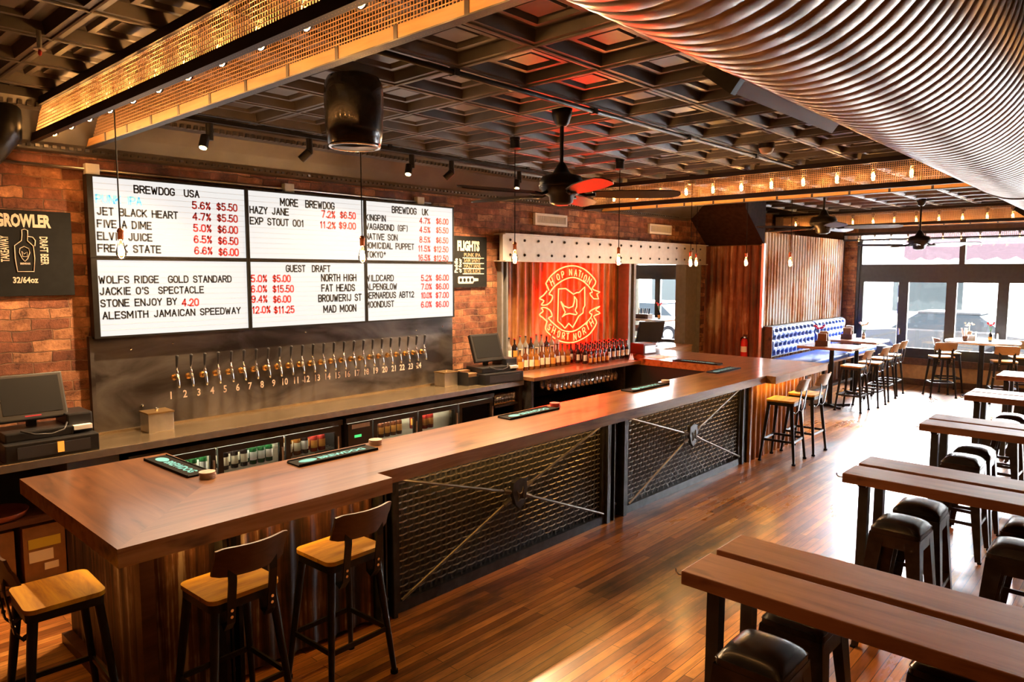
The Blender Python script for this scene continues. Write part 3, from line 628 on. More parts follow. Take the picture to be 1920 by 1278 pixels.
# rusty wall that turns the corner, sloping soffit, booth wall
o = corrugated(5.24, 6.30, 0.0, 2.77, 0.13, 0.016, lambda u, d, z: (12.05-d, u, z)).build('rusted_sheet', 'rust_dark', auto=50)
tag(o, 'dark red rusty corrugated wall behind the fire extinguisher', 'corrugated sheet', kind='structure')
struct(MB().box(12.06, FX, 5.29, WY, 0, 3.0), 'wall_booth', 'wall_plain')
o = corrugated(12.06, 16.2, 0.0, 3.0, 0.13, 0.03, lambda u, d, z: (u, 5.28-d, z)).build('booth_corrugated_wall', 'rust_lit_pale', auto=50)
tag(o, 'rust streaked corrugated wall behind the blue bench', 'corrugated sheet', kind='structure')
struct(MB().prism([(12.08, 2.77), (11.28, 3.36), (11.28, 3.56), (12.08, 3.56)], 5.22, 6.30, 'Y', None), 'trim_2', 'soffit_paint')
struct(MB().box(12.0, 12.06, 5.19, 5.235, 0, 2.8), 'trim_3', 'steel')

# ------------------------------------------------------------------ street front
FR = 'window_frame_paint'
struct(MB().box(FX-0.05, FX+0.2, 5.04, 5.29, 0, 3.66), 'wall_front', 'brick_front')
mb = MB().box(FX-0.03, FX+0.2, -2.8, 5.04, 3.10, 3.66).box(FX-0.02, FX+0.2, 5.29, 15, 3.0, 3.66).box(FX, FX+0.2, 5.29, 6.5, 0, 3.0)
struct(mb, 'wall_front_head', 'wall_plain')
struct(MB().box(FX-0.02, FX+0.16, -2.8, 5.04, 0.0, 0.42), 'wall_front_base', 'sill_wood')
struct(MB().box(FX-0.035, FX, -2.8, 5.04, 0.0, 0.13), 'baseboard_front', 'dark_wood')
struct(MB().box(FX-0.06, FX+0.16, -2.8, 5.04, 0.42, 0.56), 'trim_4', 'dark_wood')
WN = [0]
def glazed(kind, y0, y1, z0, z1, fw, fb=None, handle=None):
    """a frame with its pane"""
    WN[0] += 1; fb = fb or fw
    nm = '%s_%d' % (kind, WN[0])
    mb = MB().box(FX, FX+0.09, y0, y0+fw, z0, z1).box(FX, FX+0.09, y1-fw, y1, z0, z1).box(FX, FX+0.09, y0+fw, y1-fw, z0, z0+fb).box(FX, FX+0.09, y0+fw, y1-fw, z1-fw, z1)
    o = tag(mb.build(nm, FR), kind='structure')
    MB().box(FX+0.04, FX+0.05, y0+fw, y1-fw, z0+fb, z1-fw).build('pane', 'window_glass', o)
    if handle is not None:
        MB().box(FX-0.035, FX, handle-0.02, handle+0.02, 1.02, 1.16, bev=0.008).box(FX-0.05, FX-0.03, handle-0.012, handle+0.012, 1.02, 1.10).build('handle', 'chrome', o)
    return o
struct(MB().box(FX-0.02, FX+0.14, -2.8, 5.04, 2.20, 2.45).box(FX-0.03, FX+0.14, 4.98, 5.04, 0.56, 3.10), 'trim_5', FR)
for a, b in ((3.10, 5.0), (1.20, 3.10), (-0.70, 1.20), (-2.80, -0.70)): glazed('window', a, b, 2.43, 3.02, 0.05)
yy = 4.98
for k in range(9):
    glazed('door', yy-0.865, yy, 0.56, 2.20, 0.09, 0.20, handle=(yy-0.825 if k % 2 == 0 else None)); yy -= 0.865
for k in range(10):
    glazed('window', 6.6+k*0.84, 7.44+k*0.84, 0.5, 2.2, 0.075)
struct(MB().box(FX-0.02, FX+0.14, 6.5, 15, 2.2, 2.5).box(FX-0.02, FX+0.14, 6.5, 15, 0, 0.5), 'trim_6', FR)
struct(MB().box(FX+0.02, FX+0.06, 6.5, 15, 2.5, 3.0), 'window_annex_top', 'window_glass')

# ------------------------------------------------------------------ the street
struct(MB().box(FX+0.2, 20.2, -25, 40, -0.25, -0.10), 'pavement', 'pavement_slab')
struct(MB().box(20.2, 70, -60, 90, -0.4, -0.22), 'street', 'asphalt')
fb = thing('shop_building', 'pale shop building across the street with a red awning', 'building', (34, 0, -0.22))
MB().box(0, 6, -40, 60, 0, 6.8).build('facade', 'facade_white', fb)
for k in range(14):
    y = -30+k*6.0
    w = MB().box(-0.08, 0.02, y+0.6, y+2.2, 4.95, 6.6).build('upper_window', 'facade_white', fb)
    MB().box(-0.11, -0.07, y+0.7, y+1.35, 5.05, 6.5).box(-0.11, -0.07, y+1.45, y+2.1, 5.05, 6.5).build('pane', 'facade_pane', w)
    if y > 5: MB().box(-0.06, 0.02, y+0.3, y+2.9, 0.9, 2.4).build('shop_window', 'facade_pane', fb)
for k in range(1):
    y0 = 3.8
    a = thing('awning', 'faded red scalloped awning over a shop across the street', 'awning', (34.08, y0, 0))
    mb = MB(); n = 22; vs = []; fs = []
    for i in range(n+1):
        y = 4.4*i/n; z = 2.95 - 0.16*abs(math.sin(PI*i*7/n))
        vs += [(-0.1, y, 4.7), (-1.5, y, 3.4), (-1.5, y, z), (-0.1, y, 4.66), (-1.46, y, 3.36), (-1.47, y, z)]
    for i in range(n):
        o = i*6; q = o+6
        for c in (0, 1, 3, 4): fs.append((o+c, q+c, q+c+1, o+c+1))
        fs.append((o+2, q+2, q+5, o+5))
    mb.add(vs, fs).build('cloth', 'awning_cloth', a)
    mb = MB()
    for y in (0.0, 4.4): mb.cyl((-0.1, y, 3.2), (-1.48, y, 3.38), 0.02, n=6)
    mb.build('support', 'dark_steel', a)

def car(label, x, y, rz, paint):
    t = thing('parked_car', label, 'car', (x, y, -0.22), rz)
    # body: stacked side profile, rounded across
    prof = [(-2.2, 0.35), (-2.25, 0.62), (-2.15, 0.88), (-1.3, 0.98), (1.35, 0.98), (2.05, 0.92), (2.25, 0.72), (2.25, 0.35)]
    mb = MB(); n = len(prof)
    vs = []; fs = []
    for yy, s in ((-0.88, 0.94), (-0.80, 1.0), (0.80, 1.0), (0.88, 0.94)):
        vs += [(px*s, yy, 0.35+(pz-0.35)*s) for px, pz in prof]
    for q in range(3):
        for i in range(n): fs.append((q*n+i, q*n+(i+1) % n, (q+1)*n+(i+1) % n, (q+1)*n+i))
    fs += [tuple(range(n))[::-1], tuple(range(3*n, 4*n))]
    mb.add(vs, fs).build('body', paint, t, auto=35)
    cab = [(-1.45, 0.97), (-0.85, 1.40), (0.55, 1.44), (1.25, 0.97)]
    mb = MB(); vs = [(px, -0.80+(pz-0.97)*0.3, pz) for px, pz in cab] + [(px, 0.80-(pz-0.97)*0.3, pz) for px, pz in cab]
    mb.add(vs, [(0,1,2,3), (7,6,5,4), (0,4,5,1), (1,5,6,2), (2,6,7,3), (3,7,4,0)]).build('windows', 'car_glass', t)
    MB().box(-0.9, 0.6, -0.68, 0.68, 1.41, 1.47, bev=0.02).build('roof', paint, t)
    for wx in (-1.35, 1.38):
        for wy in (-0.80, 0.80):
            w = MB().cyl((wx, wy-0.1, 0.32), (wx, wy+0.1, 0.32), 0.32, n=20).build('wheel', 'tyre', t, auto=40)
            MB().cyl((wx, wy-0.11, 0.32), (wx, wy+0.11, 0.32), 0.19, n=14).build('rim', 'steel', w, auto=40)
    MB().box(-2.26, -2.2, -0.7, -0.35, 0.66, 0.8).box(-2.26, -2.2, 0.35, 0.7, 0.66, 0.8).build('headlight', 'label_white', t)
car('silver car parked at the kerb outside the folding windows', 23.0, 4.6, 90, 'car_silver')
car('white car parked behind the silver car on the street', 23.2, -0.6, 92, 'car_white')
car('white car parked outside the far room past the pass-through', 23.4, 14.5, 90, 'car_white')
tr = thing('street_tree', 'pale tree trunk on the pavement outside the far window', 'tree', (18.6, 12.1, -0.1))
MB().tube([(0, 0, 0), (0.02, 0.02, 1.5), (0.0, 0.05, 3.2), (0.05, 0.0, 4.5)], [0.24, 0.19, 0.17, 0.15], 12).build('trunk', 'bark', tr, smooth=True)
for x, y, lab in ((19.3, 6.0, 'blue banded street post outside the first glass door'), (19.6, 4.9, 'blue banded street post nearer the silver car')):
    o = thing('street_post', lab, 'post', (x, y, -0.1))
    MB().box(-0.09, 0.09, -0.09, 0.09, 0, 2.5).build('shaft', 'facade_white', o)
    for k in range(2): MB().box(-0.1, 0.1, -0.1, 0.1, 1.4+k*0.42, 1.68+k*0.42).build('band', 'post_blue', o)

# ------------------------------------------------------------------ bar counter
bar = thing('bar_worktop', 'long varnished plank bar top wrapping round the bartender space', 'bar top', (0, 0, 0.98))
main = MB().prism([(1.08, 3.38), (2.61, 3.38), (2.61, 3.53), (8.34, 3.53), (8.34, 3.41), (8.78, 3.41), (8.78, 4.22), (1.93, 4.22)], 0, 0.09).build('front_slab', 'bar_wood', bar)
MB().prism([(1.08, 3.38), (1.93, 4.22), (1.93, 4.985), (1.08, 4.985)], 0, 0.09).build('end_slab', 'bar_wood_cross', bar)
MB().prism([(8.783, 3.41), (10.06, 3.41), (10.06, 6.28), (9.55, 6.28), (9.0, 5.6), (8.783, 5.6)], 0, 0.09).build('return_slab', 'bar_wood', bar)
for c in bar.children:
    c.data.materials.append(MATS['bar_side_wood'])
    for p in c.data.polygons:
        if abs(p.normal.z) < 0.5: p.material_index = 1
def corr_part(name, mat, *a): return corrugated(*a).build(name, mat, auto=50)

cl = thing('bar_end_cladding', 'rusty board and iron cladding under the near end of the bar', 'cladding', (0, 0, 0))
corrugated(1.36, 2.72, 0.03, 0.975, 0.14, 0.02, lambda u, d, z: (u, 3.74-d, z)).build('iron_sheet', 'aged_board', cl, auto=50)
mb = MB()
for k in range(8): mb.box(1.30, 1.335, 3.76+k*0.15, 3.76+k*0.15+0.146, 0.03, 0.975)
mb.build('side_boards', 'aged_board', cl)
MB().box(1.27, 1.34, 3.68, 3.76, 0.0, 0.975).build('corner_post', 'dark_wood', cl)
MB().box(1.34, 1.86, 3.80, 4.95, 0.0, 0.975).box(1.86, 2.86, 3.80, 4.12, 0.0, 0.975).build('carcass', 'shadow_black', cl)
MB().box(1.24, 1.30, 3.70, 4.95, 0.0, 0.06).build('skirting_strip', 'dark_wood', cl)

cr = thing('bar_return_cladding', 'rusty corrugated iron cladding under the far return of the bar', 'cladding', (0, 0, 0))
corrugated(8.26, 9.92, 0.0, 0.975, 0.13, 0.022, lambda u, d, z: (u, 3.70-d, z)).build('front_sheet', 'rust_orange', cr, auto=50)
corrugated(3.70, 6.2, 0.0, 0.975, 0.13, 0.022, lambda u, d, z: (9.92+d, u, z)).build('side_sheet', 'rust_orange', cr, auto=50)
MB().box(8.79, 9.90, 3.72, 6.2, 0.0, 0.975).build('carcass', 'shadow_black', cr)
MB().box(8.24, 8.27, 3.66, 3.74, 0, 0.975).box(9.90, 9.95, 3.66, 3.72, 0, 0.975).build('edge_trim', 'bar_edge_wood', cr)

def front_panel(label, x0, x1):
    t = thing('mesh_front_panel', label, 'bar front panel', (x0, 3.745, 0), group='mesh panels along the bar front')
    w = x1-x0; z0, z1 = 0.075, 0.975
    MB().box(0, w, -0.03, 0.03, 0.0, z0).box(0, 0.05, -0.03, 0.03, z0, z1).box(w-0.05, w, -0.03, 0.03, z0, z1).box(0.05, w-0.05, -0.02, 0.03, z1-0.03, z1).build('frame', 'dark_steel', t)
    MB().box(0.01, w-0.01, 0.045, 0.06, 0.01, z1).build('backing', 'panel_backing', t)
    mb = MB(); px, pz = 0.050, 0.045
    nx, nz = int((w-0.1)/px), int((z1-0.03-z0)/pz)
    def wire(pts, r):
        mb.tube(pts, r, 4)
    for j in range(1, nz+1):
        z = z0+j*pz; wire([(0.05+i*px*0.5+0.0, 0.006*math.cos(PI*(i*0.5+j)), z) for i in range(2*nx+2)], 0.0052)
    mb.build('wire_mesh', 'panel_wire', t); mb = MB()
    for i in range(1, nx+1):
        x = 0.05+i*px
        for dx in (-0.006, 0.006): wire([(x+dx, -0.006*math.cos(PI*(i+j*0.5)), z0+j*pz*0.5) for j in range(2*nz+2)], 0.0028)
    mb.build('wire_mesh', 'panel_wire_dark', t)
    cx, cz = w*0.5, 0.57
    for ex, ez in ((0.05, z1-0.05), (w-0.05, z1-0.03), (0.05, z0+0.02), (w-0.05, z0+0.03)):
        d = Vector((cx-ex, 0, cz-ez)).normalized()
        mb = MB().cyl((ex, -0.045, ez), (cx-d.x*0.10, -0.045, cz-d.z*0.10), 0.011, n=8)
        mb.cyl((cx-d.x*0.17, -0.045, cz-d.z*0.17), (cx-d.x*0.09, -0.045, cz-d.z*0.09), 0.02, n=6)
        mb.build('tie_rod', 'rod_steel', t, auto=40)
    # shield-shaped centre plate with a raised dog head outline
    sh = [(-0.075, 0.10), (0.0, 0.125), (0.075, 0.10), (0.085, 0.02), (0.05, -0.08), (0.0, -0.125), (-0.05, -0.08), (-0.085, 0.02)]
    o = MB().prism([(cx+a, cz+b) for a, b in sh], -0.075, -0.04, 'Y').build('centre_plate', 'dark_steel', t)
    dog = [(-0.04, 0.035), (-0.025, 0.01), (0.0, 0.0), (0.02, 0.01), (0.03, 0.05), (0.04, 0.02), (0.035, -0.03), (0.04, -0.05), (0.0, -0.045), (-0.03, -0.055), (-0.015, -0.02)]
    MB().tube([(cx+a, -0.078, cz+b) for a, b in dog], 0.005, 6, closed=True).build('emblem', 'rod_steel', o)
    return t
front_panel('woven wire bar front panel beside the near bar stools', 2.87, 5.30)
front_panel('woven wire bar front panel nearer the street windows', 5.62, 8.10)
MB_c = MB().box(2.9, 8.4, 3.82, 4.12, 0.0, 0.975)
tag(MB_c.build('bar_carcass', 'shadow_black'), 'dark body of the bar behind the wire panels', 'bar body')
def post(label, x0, x1, y):
    t = thing('steel_post', label, 'post', (x0, y, 0))
    w = x1-x0
    MB().box(0, w, 0.03, 0.05, 0, 0.975).box(0, w*0.12+0.012, -0.05, 0.03, 0, 0.975).box(w*0.88-0.012, w, -0.05, 0.03, 0, 0.975).box(w*0.36, w*0.36+0.012, -0.045, 0.03, 0, 0.975).build('channel', 'dark_steel', t)
    mb = MB()
    for z in (0.12, 0.90):
        for u in (w*0.56, w*0.72): mb.cyl((u, 0.03, z), (u, 0.012, z), 0.013, n=6)
    mb.build('bolt', 'steel', t)
post('black bolted steel post between the two wire panels', 5.30, 5.62, 3.74)
post('black steel post at the far end of the wire panels', 8.10, 8.25, 3.74)
post('black steel post between the rusty cladding and first wire panel', 2.725, 2.865, 3.72)
post('black steel post on the rusty cladding behind the bar stools', 1.66, 1.76, 3.655)

def led_strip(label, x0, y0, l, rz, power):
    """amber strip light fixed under the bar overhang"""
    t = thing('under_bar_light', label, 'strip light', (x0, y0, 0.955), rz, group='amber strip lights under the bar overhang')
    MB().box(0, l, -0.012, 0.012, 0.012, 0.025).build('channel', 'black_metal', t)
    MB().box(0.01, l-0.01, -0.008, 0.008, 0.006, 0.012).build('diffuser', 'led_amber', t)
    lamp('AREA', 'strip_glow', power, (1.0, 0.50, 0.11), (l/2, 0, 0.002), t, shape='RECTANGLE', size=l-0.05, size_y=0.02)
led_strip('amber strip light under the overhang above the rusty cladding', 1.40, 3.62, 1.30, 0, 3.6)
led_strip('amber strip light under the overhang above the first wire panel', 2.95, 3.63, 2.30, 0, 3.6)
led_strip('amber strip light under the overhang above the second wire panel', 5.68, 3.63, 2.38, 0, 3.0)
led_strip('amber strip light under the near end overhang by the cartons', 1.19, 3.80, 1.05, 90, 2.0)
led_strip('amber strip light under the far return above the two stools', 8.35, 3.60, 1.5, 0, 5)

# ------------------------------------------------------------------ menu boards over the taps
MY = 6.20
XS = [1.895, 3.19, 4.478, 5.725]; ZS = [1.774, 2.408, 3.05]
NAMES = {(0,1): 'lit menu board headed BREWDOG USA', (1,1): 'lit menu board headed MORE BREWDOG', (2,1): 'lit menu board headed BREWDOG UK',
         (0,0): 'lit menu board listing WOLFS RIDGE and JACKIE O\'S', (1,0): 'lit menu board headed GUEST DRAFT', (2,0): 'lit menu board listing WILDCARD and ALPENGLOW'}
boards = {}
for i in range(3):
    for j in range(2):
        x0, x1, z0, z1 = XS[i], XS[i+1], ZS[j], ZS[j+1]
        t = thing('menu_board', NAMES[(i, j)] + ' above the taps', 'menu board', (x0, MY, z0), group='lit menu boards over the taps')
        w, h = x1-x0, z1-z0; e = 0.017; le = 0.045 if i == 0 else e
        MB().box(0.002, le, -0.012, 0.072, 0.002, h-0.002).box(w-e, w-0.002, -0.012, 0.072, 0.002, h-0.002).box(le, w-e, -0.012, 0.072, 0.002, e).box(le, w-e, -0.012, 0.072, h-e, h-0.002).box(le, w-e, 0.05, 0.072, e, h-e).build('frame', 'black_metal', t)
        MB().box(le, w-e, 0.0, 0.045, e, h-e).build('lit_face', 'menu_face', t)
        mb = MB()
        for k in range(1, 13): mb.box(le, w-e, -0.003, 0.0, e+k*(h-2*e)/13-0.0008, e+k*(h-2*e)/13+0.0008)
        mb.build('letter_rail', 'off_white', t)
        boards[(i, j)] = t
for s, col, x0, x1, z, hh in TXT:
    i = 0 if x0 < 3.19 else 1 if x0 < 4.44 else 2; j = 1 if z > 2.40 else 0
    t = boards[(i, j)]
    mb = MB()
    board_letters(mb, s, x1-x0, hh*1.08, T(x0+0.006-t.location.x, -0.0045, z-t.location.z) @ RX(90))
    mb.build('letters', {'k': 'menu_black', 'r': 'menu_red', 'b': 'menu_blue'}[col], t)

# ------------------------------------------------------------------ tap wall
tp = thing('tap_plate', 'dark steel tap plate with brass numbers under the menu boards', 'tap plate', (1.90, 6.266, 0.99))
MB().box(0, 3.86, 0.0, 0.028, 0, 0.80).box(-0.03, 0.0, -0.03, 0.028, 0, 0.80).build('plate', 'tap_plate_steel', tp)
mb = MB()
for x, z in ((0.28, 0.68), (0.62, 0.7), (1.9, 0.72), (3.3, 0.66), (3.7, 0.68), (0.35, 0.2), (1.85, 0.24), (2.6, 0.26), (3.3, 0.25)): mb.lathe([(0.012, 0), (0.010, 0.006), (0.004, 0.01)], 8, T(x, -0.0, z) @ RX(90))
mb.build('screw', 'chrome', tp)
TX0, TDX, TZ = 2.52, 0.1195, 1.40
tap0 = None
for k in range(24):
    x = TX0+k*TDX
    lab = 'beer tap with black handle above brass number %d' % (k+1)
    if tap0 is None:
        t = thing('beer_tap', lab, 'tap', (x, 6.27, TZ), group='beer taps on the steel plate')
        MB().lathe([(0.028, 0), (0.028, 0.008), (0.016, 0.012), (0.014, 0.05), (0.018, 0.055), (0.018, 0.07), (0.010, 0.075)], 12, RX(90)).build('shank', 'brass', t, auto=40)
        b = MB().tube([(0, -0.06, 0.035), (0, -0.075, 0.02), (0, -0.085, -0.02), (0, -0.095, -0.055), (0, -0.10, -0.085)], [0.012, 0.014, 0.013, 0.010, 0.009], 10).build('spout', 'chrome', t, smooth=True)
        MB().lathe([(0.009, -0.006), (0.012, 0.0), (0.012, 0.02), (0.007, 0.03), (0.006, 0.05)], 10, T(0, -0.066, 0.035)).build('collar', 'chrome', t, smooth=True)
        MB().lathe([(0.007, 0), (0.010, 0.02), (0.013, 0.09), (0.014, 0.105), (0.008, 0.112)], 10, T(0, -0.066, 0.085) @ RX(8)).build('handle', 'black_plastic', t, smooth=True)
        tap0 = t
    else: dup(tap0, (x, 6.27, TZ), label=lab)
    mb = MB(); s = str(k+1); h = 0.062; w = letters(s, 0.02)[2]*h*0.82
    write(mb, s, w, h, T(x-0.035-w/2-tp.location.x, -0.004, 1.215-0.99) @ RX(90), 0.02)
    mb.build('number', 'brass_number', tp)

# ------------------------------------------------------------------ back counter
bc = thing('steel_counter', 'stainless back counter with a raised lip under the tap plate', 'counter', (0.3, 5.72, 0.94))
MB().box(0, 6.12, 0.0, 0.57, 0.0, 0.06, bev=0.006).build('worktop', 'counter_steel', bc)
MB().box(0, 6.12, -0.006, 0.0, 0.004, 0.056).build('front_edge', 'steel', bc)
MB().box(0, 6.12, 0.52, 0.565, 0.06, 0.078).build('back_lip', 'counter_steel', bc)
MB().box(6.06, 6.12, 0.02, 0.56, -0.94, 0.0).build('end_panel', 'dark_steel', bc)
wc = thing('wooden_counter', 'glossy wooden back counter carrying bottles below the neon sign', 'counter', (6.43, 5.56, 1.0))
MB().box(0, 2.345, 0.0, 0.85, 0.0, 0.042).build('worktop', 'bar_wood', wc)
MB().box(0.02, 0.06, 0.06, 0.8, -1.0, 0.0).box(2.0, 2.04, 0.06, 0.8, -1.0, 0.0).build('side_panel', 'dark_steel', wc)
MB().box(0.06, 2.34, 0.78, 0.8, -1.0, 0.0).build('back_panel', 'shadow_black', wc)
MB().box(0.06, 2.0, 0.2, 0.78, -0.42, -0.40).build('shelf', 'dark_steel', wc)
o = thing('under_counter_fridge', 'steel fronted cabinet under the hanging wine glasses', 'fridge', (7.35, 5.72, 0.0))
MB().box(0, 1.0, 0.02, 0.5, 0.0, 0.57).build('body', 'black_metal', o); MB().box(0.02, 0.98, 0.0, 0.02, 0.40, 0.55).build('door', 'steel', o)
MB().box(0.04, 0.96, -0.02, 0.0, 0.36, 0.385).build('handle', 'chrome', o)

def cooler(label, x0, x1, doors, panel=None):
    """low back-bar cooler: doors = list of (x0, x1) glass doors"""
    t = thing('bottle_cooler', label, 'cooler', (x0, 5.78, 0))
    w = x1-x0; zt = 0.90
    mb = MB().box(0, w, 0.44, 0.46, 0.0, zt).box(0, 0.03, 0.0, 0.44, 0.0, zt).box(w-0.03, w, 0.0, 0.44, 0.0, zt).box(0, w, 0, 0.44, 0, 0.1).box(0, w, 0.0, 0.44, zt-0.02, zt)
    mb.build('cabinet', 'black_plastic', t)
    MB().box(0.03, w-0.03, 0.425, 0.435, 0.12, zt-0.03).build('lining', 'cooler_lining', t)
    for z in (0.36, 0.62):
        mb = MB()
        for k in range(9): mb.cyl((0.03, 0.04+k*0.045, z), (w-0.03, 0.04+k*0.045, z), 0.003, n=4)
        mb.build('wire_shelf', 'steel', t)
    MB().box(0.06, w-0.06, 0.03, 0.06, zt-0.035, zt-0.022).build('strip_light', 'fridge_lamp', t)
    MB().box(0, w, -0.03, 0.0, zt-0.05, zt).build('top_rail', 'dark_steel', t)
    for a, b in doors:
        a -= x0; b -= x0; f = 0.045
        d = MB().box(a, a+f, -0.03, -0.002, 0.1, zt-0.055).box(b-f, b, -0.03, -0.002, 0.1, zt-0.055).box(a+f, b-f, -0.03, -0.002, 0.1, 0.16).box(a+f, b-f, -0.03, -0.002, zt-0.105, zt-0.055).build('door', 'black_plastic', t)
        MB().box(a+f, b-f, -0.018, -0.012, 0.16, zt-0.105).build('pane', 'fridge_glass', d)
        MB().box(b-0.032, b-0.018, -0.05, -0.03, 0.35, 0.75).build('handle', 'steel', d)
    if panel:
        a, b = panel[0]-x0, panel[1]-x0
        p = MB().box(a, b, -0.03, 0.0, 0.1, zt-0.055).build('control_panel', 'black_plastic', t)
        MB().box(a+0.07, a+0.15, -0.033, -0.03, 0.70, 0.725).build('display', 'led_green', p)
        MB().box(a+0.04, b-0.03, -0.035, -0.03, zt-0.11, zt-0.07).build('name_strip', 'steel', p)
    return t
cooler('long black cooler of three lit doors facing the near bar mats', 1.95, 3.86, [(2.0, 2.62), (2.64, 3.24), (3.26, 3.82)])
cooler('black cooler with green display and red bottles inside', 3.90, 5.94, [(4.22, 4.78), (4.80, 5.36), (5.38, 5.92)], (3.92, 4.20))

def bottle(mb_of, h, r, neck=0.3, shoulder=0.58):
    return mb_of.lathe([(r*0.9, 0), (r, h*0.02), (r, h*shoulder), (r*0.85, h*(shoulder+0.07)), (r*neck*1.1, h*(shoulder+0.17)), (r*neck, h*0.93), (r*neck*1.15, h*0.94), (r*neck*1.1, h*0.965)], 14)
PROTO = {}
def put_bottle(loc, kind, label, group, rz=0):
    glass, lab, cap, h, r = kind
    if kind in PROTO: return dup(PROTO[kind], loc, rz, label, group)
    t = thing('bottle', label, 'bottle', loc, rz, group)
    bottle(MB(), h, r).build('glass', glass, t, auto=50)
    if lab:
        n = 10; vs = []; fs = []
        for i in range(n+1):
            a = rad(-165+150*i/n); vs += [(r*1.015*math.cos(a), r*1.015*math.sin(a), h*0.16), (r*1.015*math.cos(a), r*1.015*math.sin(a), h*0.46)]
        for i in range(n): fs.append((2*i, 2*i+2, 2*i+3, 2*i+1))
        MB().add(vs, fs).build('label', lab, t, smooth=True)
    MB().lathe([(r*0.36, h*0.955), (r*0.38, h*0.96), (r*0.38, h), (r*0.3, h*1.01)], 10).build('cap', cap, t, auto=40)
    PROTO[kind] = t
    return t
# bottles inside the coolers
K_RB = ('bottle_brown', 'label_orange', 'cap_red', 0.23, 0.032)
K_DK = ('bottle_dark', 'label_cream', 'cap_black', 0.24, 0.033)
K_GR = ('bottle_green', 'label_white', 'cap_black', 0.24, 0.033)
K_AM = ('bottle_amber', 'label_cream', 'cap_red', 0.23, 0.034)
K_BL = ('bottle_amber', 'label_cream', 'cap_blue', 0.25, 0.034)
K_SP = ('bottle_dark', 'label_white', 'cap_black', 0.27, 0.038)
K_RD = ('bottle_red', 'label_orange', 'cap_red', 0.24, 0.036)
rows = [  # (first x, count, step, kind, where)
    (2.30, 4, 0.085, K_GR, 'green bottle behind the first lit door of the long cooler'),
    (2.74, 3, 0.085, K_DK, 'dark bottle beside green bottles in the middle cooler door'),
    (2.995, 3, 0.075, K_GR, 'green bottle beside dark bottles in the middle cooler door'),
    (3.34, 2, 0.085, K_BL, 'blue capped bottle in the long cooler'),
    (3.50, 1, 0.085, K_SP, 'dark white labelled bottle beside the blue capped pair'),
    (3.60, 2, 0.085, K_RD, 'red bottle with orange label in the long cooler'),
    (4.30, 5, 0.078, K_RB, 'red capped brown bottle behind the door next to the display'),
    (4.88, 3, 0.08, K_RD, 'red bottle on the half empty cooler shelf'),
    (5.46, 5, 0.082, K_AM, 'amber bottle behind the last cooler door')]
for x0, n, st, kind, lab in rows:
    for sh, z in (('', 0.624), ):
        for d in (0.07, 0.17):
            for k in range(n):
                put_bottle((x0+k*st, 5.78+d, z), kind, lab + (', front row' if d < 0.1 else ', second row'), lab + (', front row' if d < 0.1 else ', second row'))

# boxes on the back counter, registers
def napkin_bin(label, x, y):
    t = thing('steel_caddy', label, 'box', (x, y, 1.0))
    MB().box(-0.10, 0.10, -0.09, 0.09, 0, 0.15, bev=0.004).build('body', 'steel', t)
    MB().box(-0.105, 0.105, -0.095, 0.095, 0.15, 0.162).build('lid', 'brass_lid', t)
    MB().lathe([(0.012, 0), (0.012, 0.01), (0.016, 0.018), (0.008, 0.026)], 10, T(0, 0, 0.162)).build('knob', 'chrome', t, smooth=True)
napkin_bin('brushed steel caddy with bronze lid before tap number 1', 2.30, 6.10)
napkin_bin('brushed steel caddy standing beyond tap number 24', 5.52, 6.12)

def register(label, x, y, rz, white=True):
    t = thing('cash_register', label, 'cash register', (x, y, 1.0), rz)
    MB().box(-0.29, 0.29, -0.24, 0.2, 0.0, 0.125, bev=0.008).build('cash_drawer', 'black_plastic', t)
    MB().box(-0.22, 0.23, -0.245, -0.24, 0.02, 0.10).build('drawer_front', 'dark_grey_plastic', t)
    MB().box(-0.27, 0.15, -0.16, 0.16, 0.125, 0.19, bev=0.01).build('base', 'black_plastic', t)
    M = T(-0.06, -0.02, 0.24) @ RX(-22)
    s = MB().box(-0.215, 0.215, -0.03, 0.02, 0.0, 0.34, M, bev=0.01).build('screen', 'black_plastic', t)
    MB().box(-0.185, 0.185, -0.033, -0.03, 0.045, 0.315, M).build('display', 'screen_glass', s)
    MB().tube([(-0.06, 0.05, 0.17), (-0.06, 0.06, 0.28), (-0.06, 0.03, 0.36)], 0.035, 8).build('stand', 'black_plastic', t)
    p = MB().box(0.12, 0.29, -0.12, 0.16, 0.125, 0.27, bev=0.012).build('receipt_printer', 'black_plastic', t)
    MB().box(0.15, 0.27, -0.17, -0.10, 0.155, 0.185).build('receipt', 'paper', p)
    MB().tube([(-0.18, -0.17, 0.20), (-0.1, -0.2, 0.17), (0.0, -0.21, 0.16), (0.08, -0.2, 0.18), (0.11, -0.16, 0.22)], 0.006, 6).build('cable', 'dark_grey_plastic', t, smooth=True)
    return t
r1 = register('black touch screen cash register near the brick wall poster', 1.46, 5.97, 0)
MB().box(0.02, 0.06, -0.25, -0.245, 0.03, 0.105).build('key_light', 'led_orange', r1)
MB().box(-0.12, -0.02, -0.056, -0.05, 0.275, 0.283, T(0, 0, 0)).build('status_light', 'led_red', r1)
r2 = register('brown lit touch screen cash register before the liquor bottles', 6.12, 5.96, -8)
t = thing('till_tray', 'black open tray of cards beside the cash register', 'tray', (5.75, 6.02, 1.0))
MB().box(-0.10, 0.12, -0.14, -0.13, 0, 0.10).box(-0.10, 0.12, 0.13, 0.14, 0, 0.16).box(-0.10, -0.09, -0.13, 0.13, 0, 0.15).box(0.11, 0.12, -0.13, 0.13, 0, 0.15).box(-0.09, 0.11, -0.13, 0.13, 0, 0.01).build('tray', 'black_plastic', t)
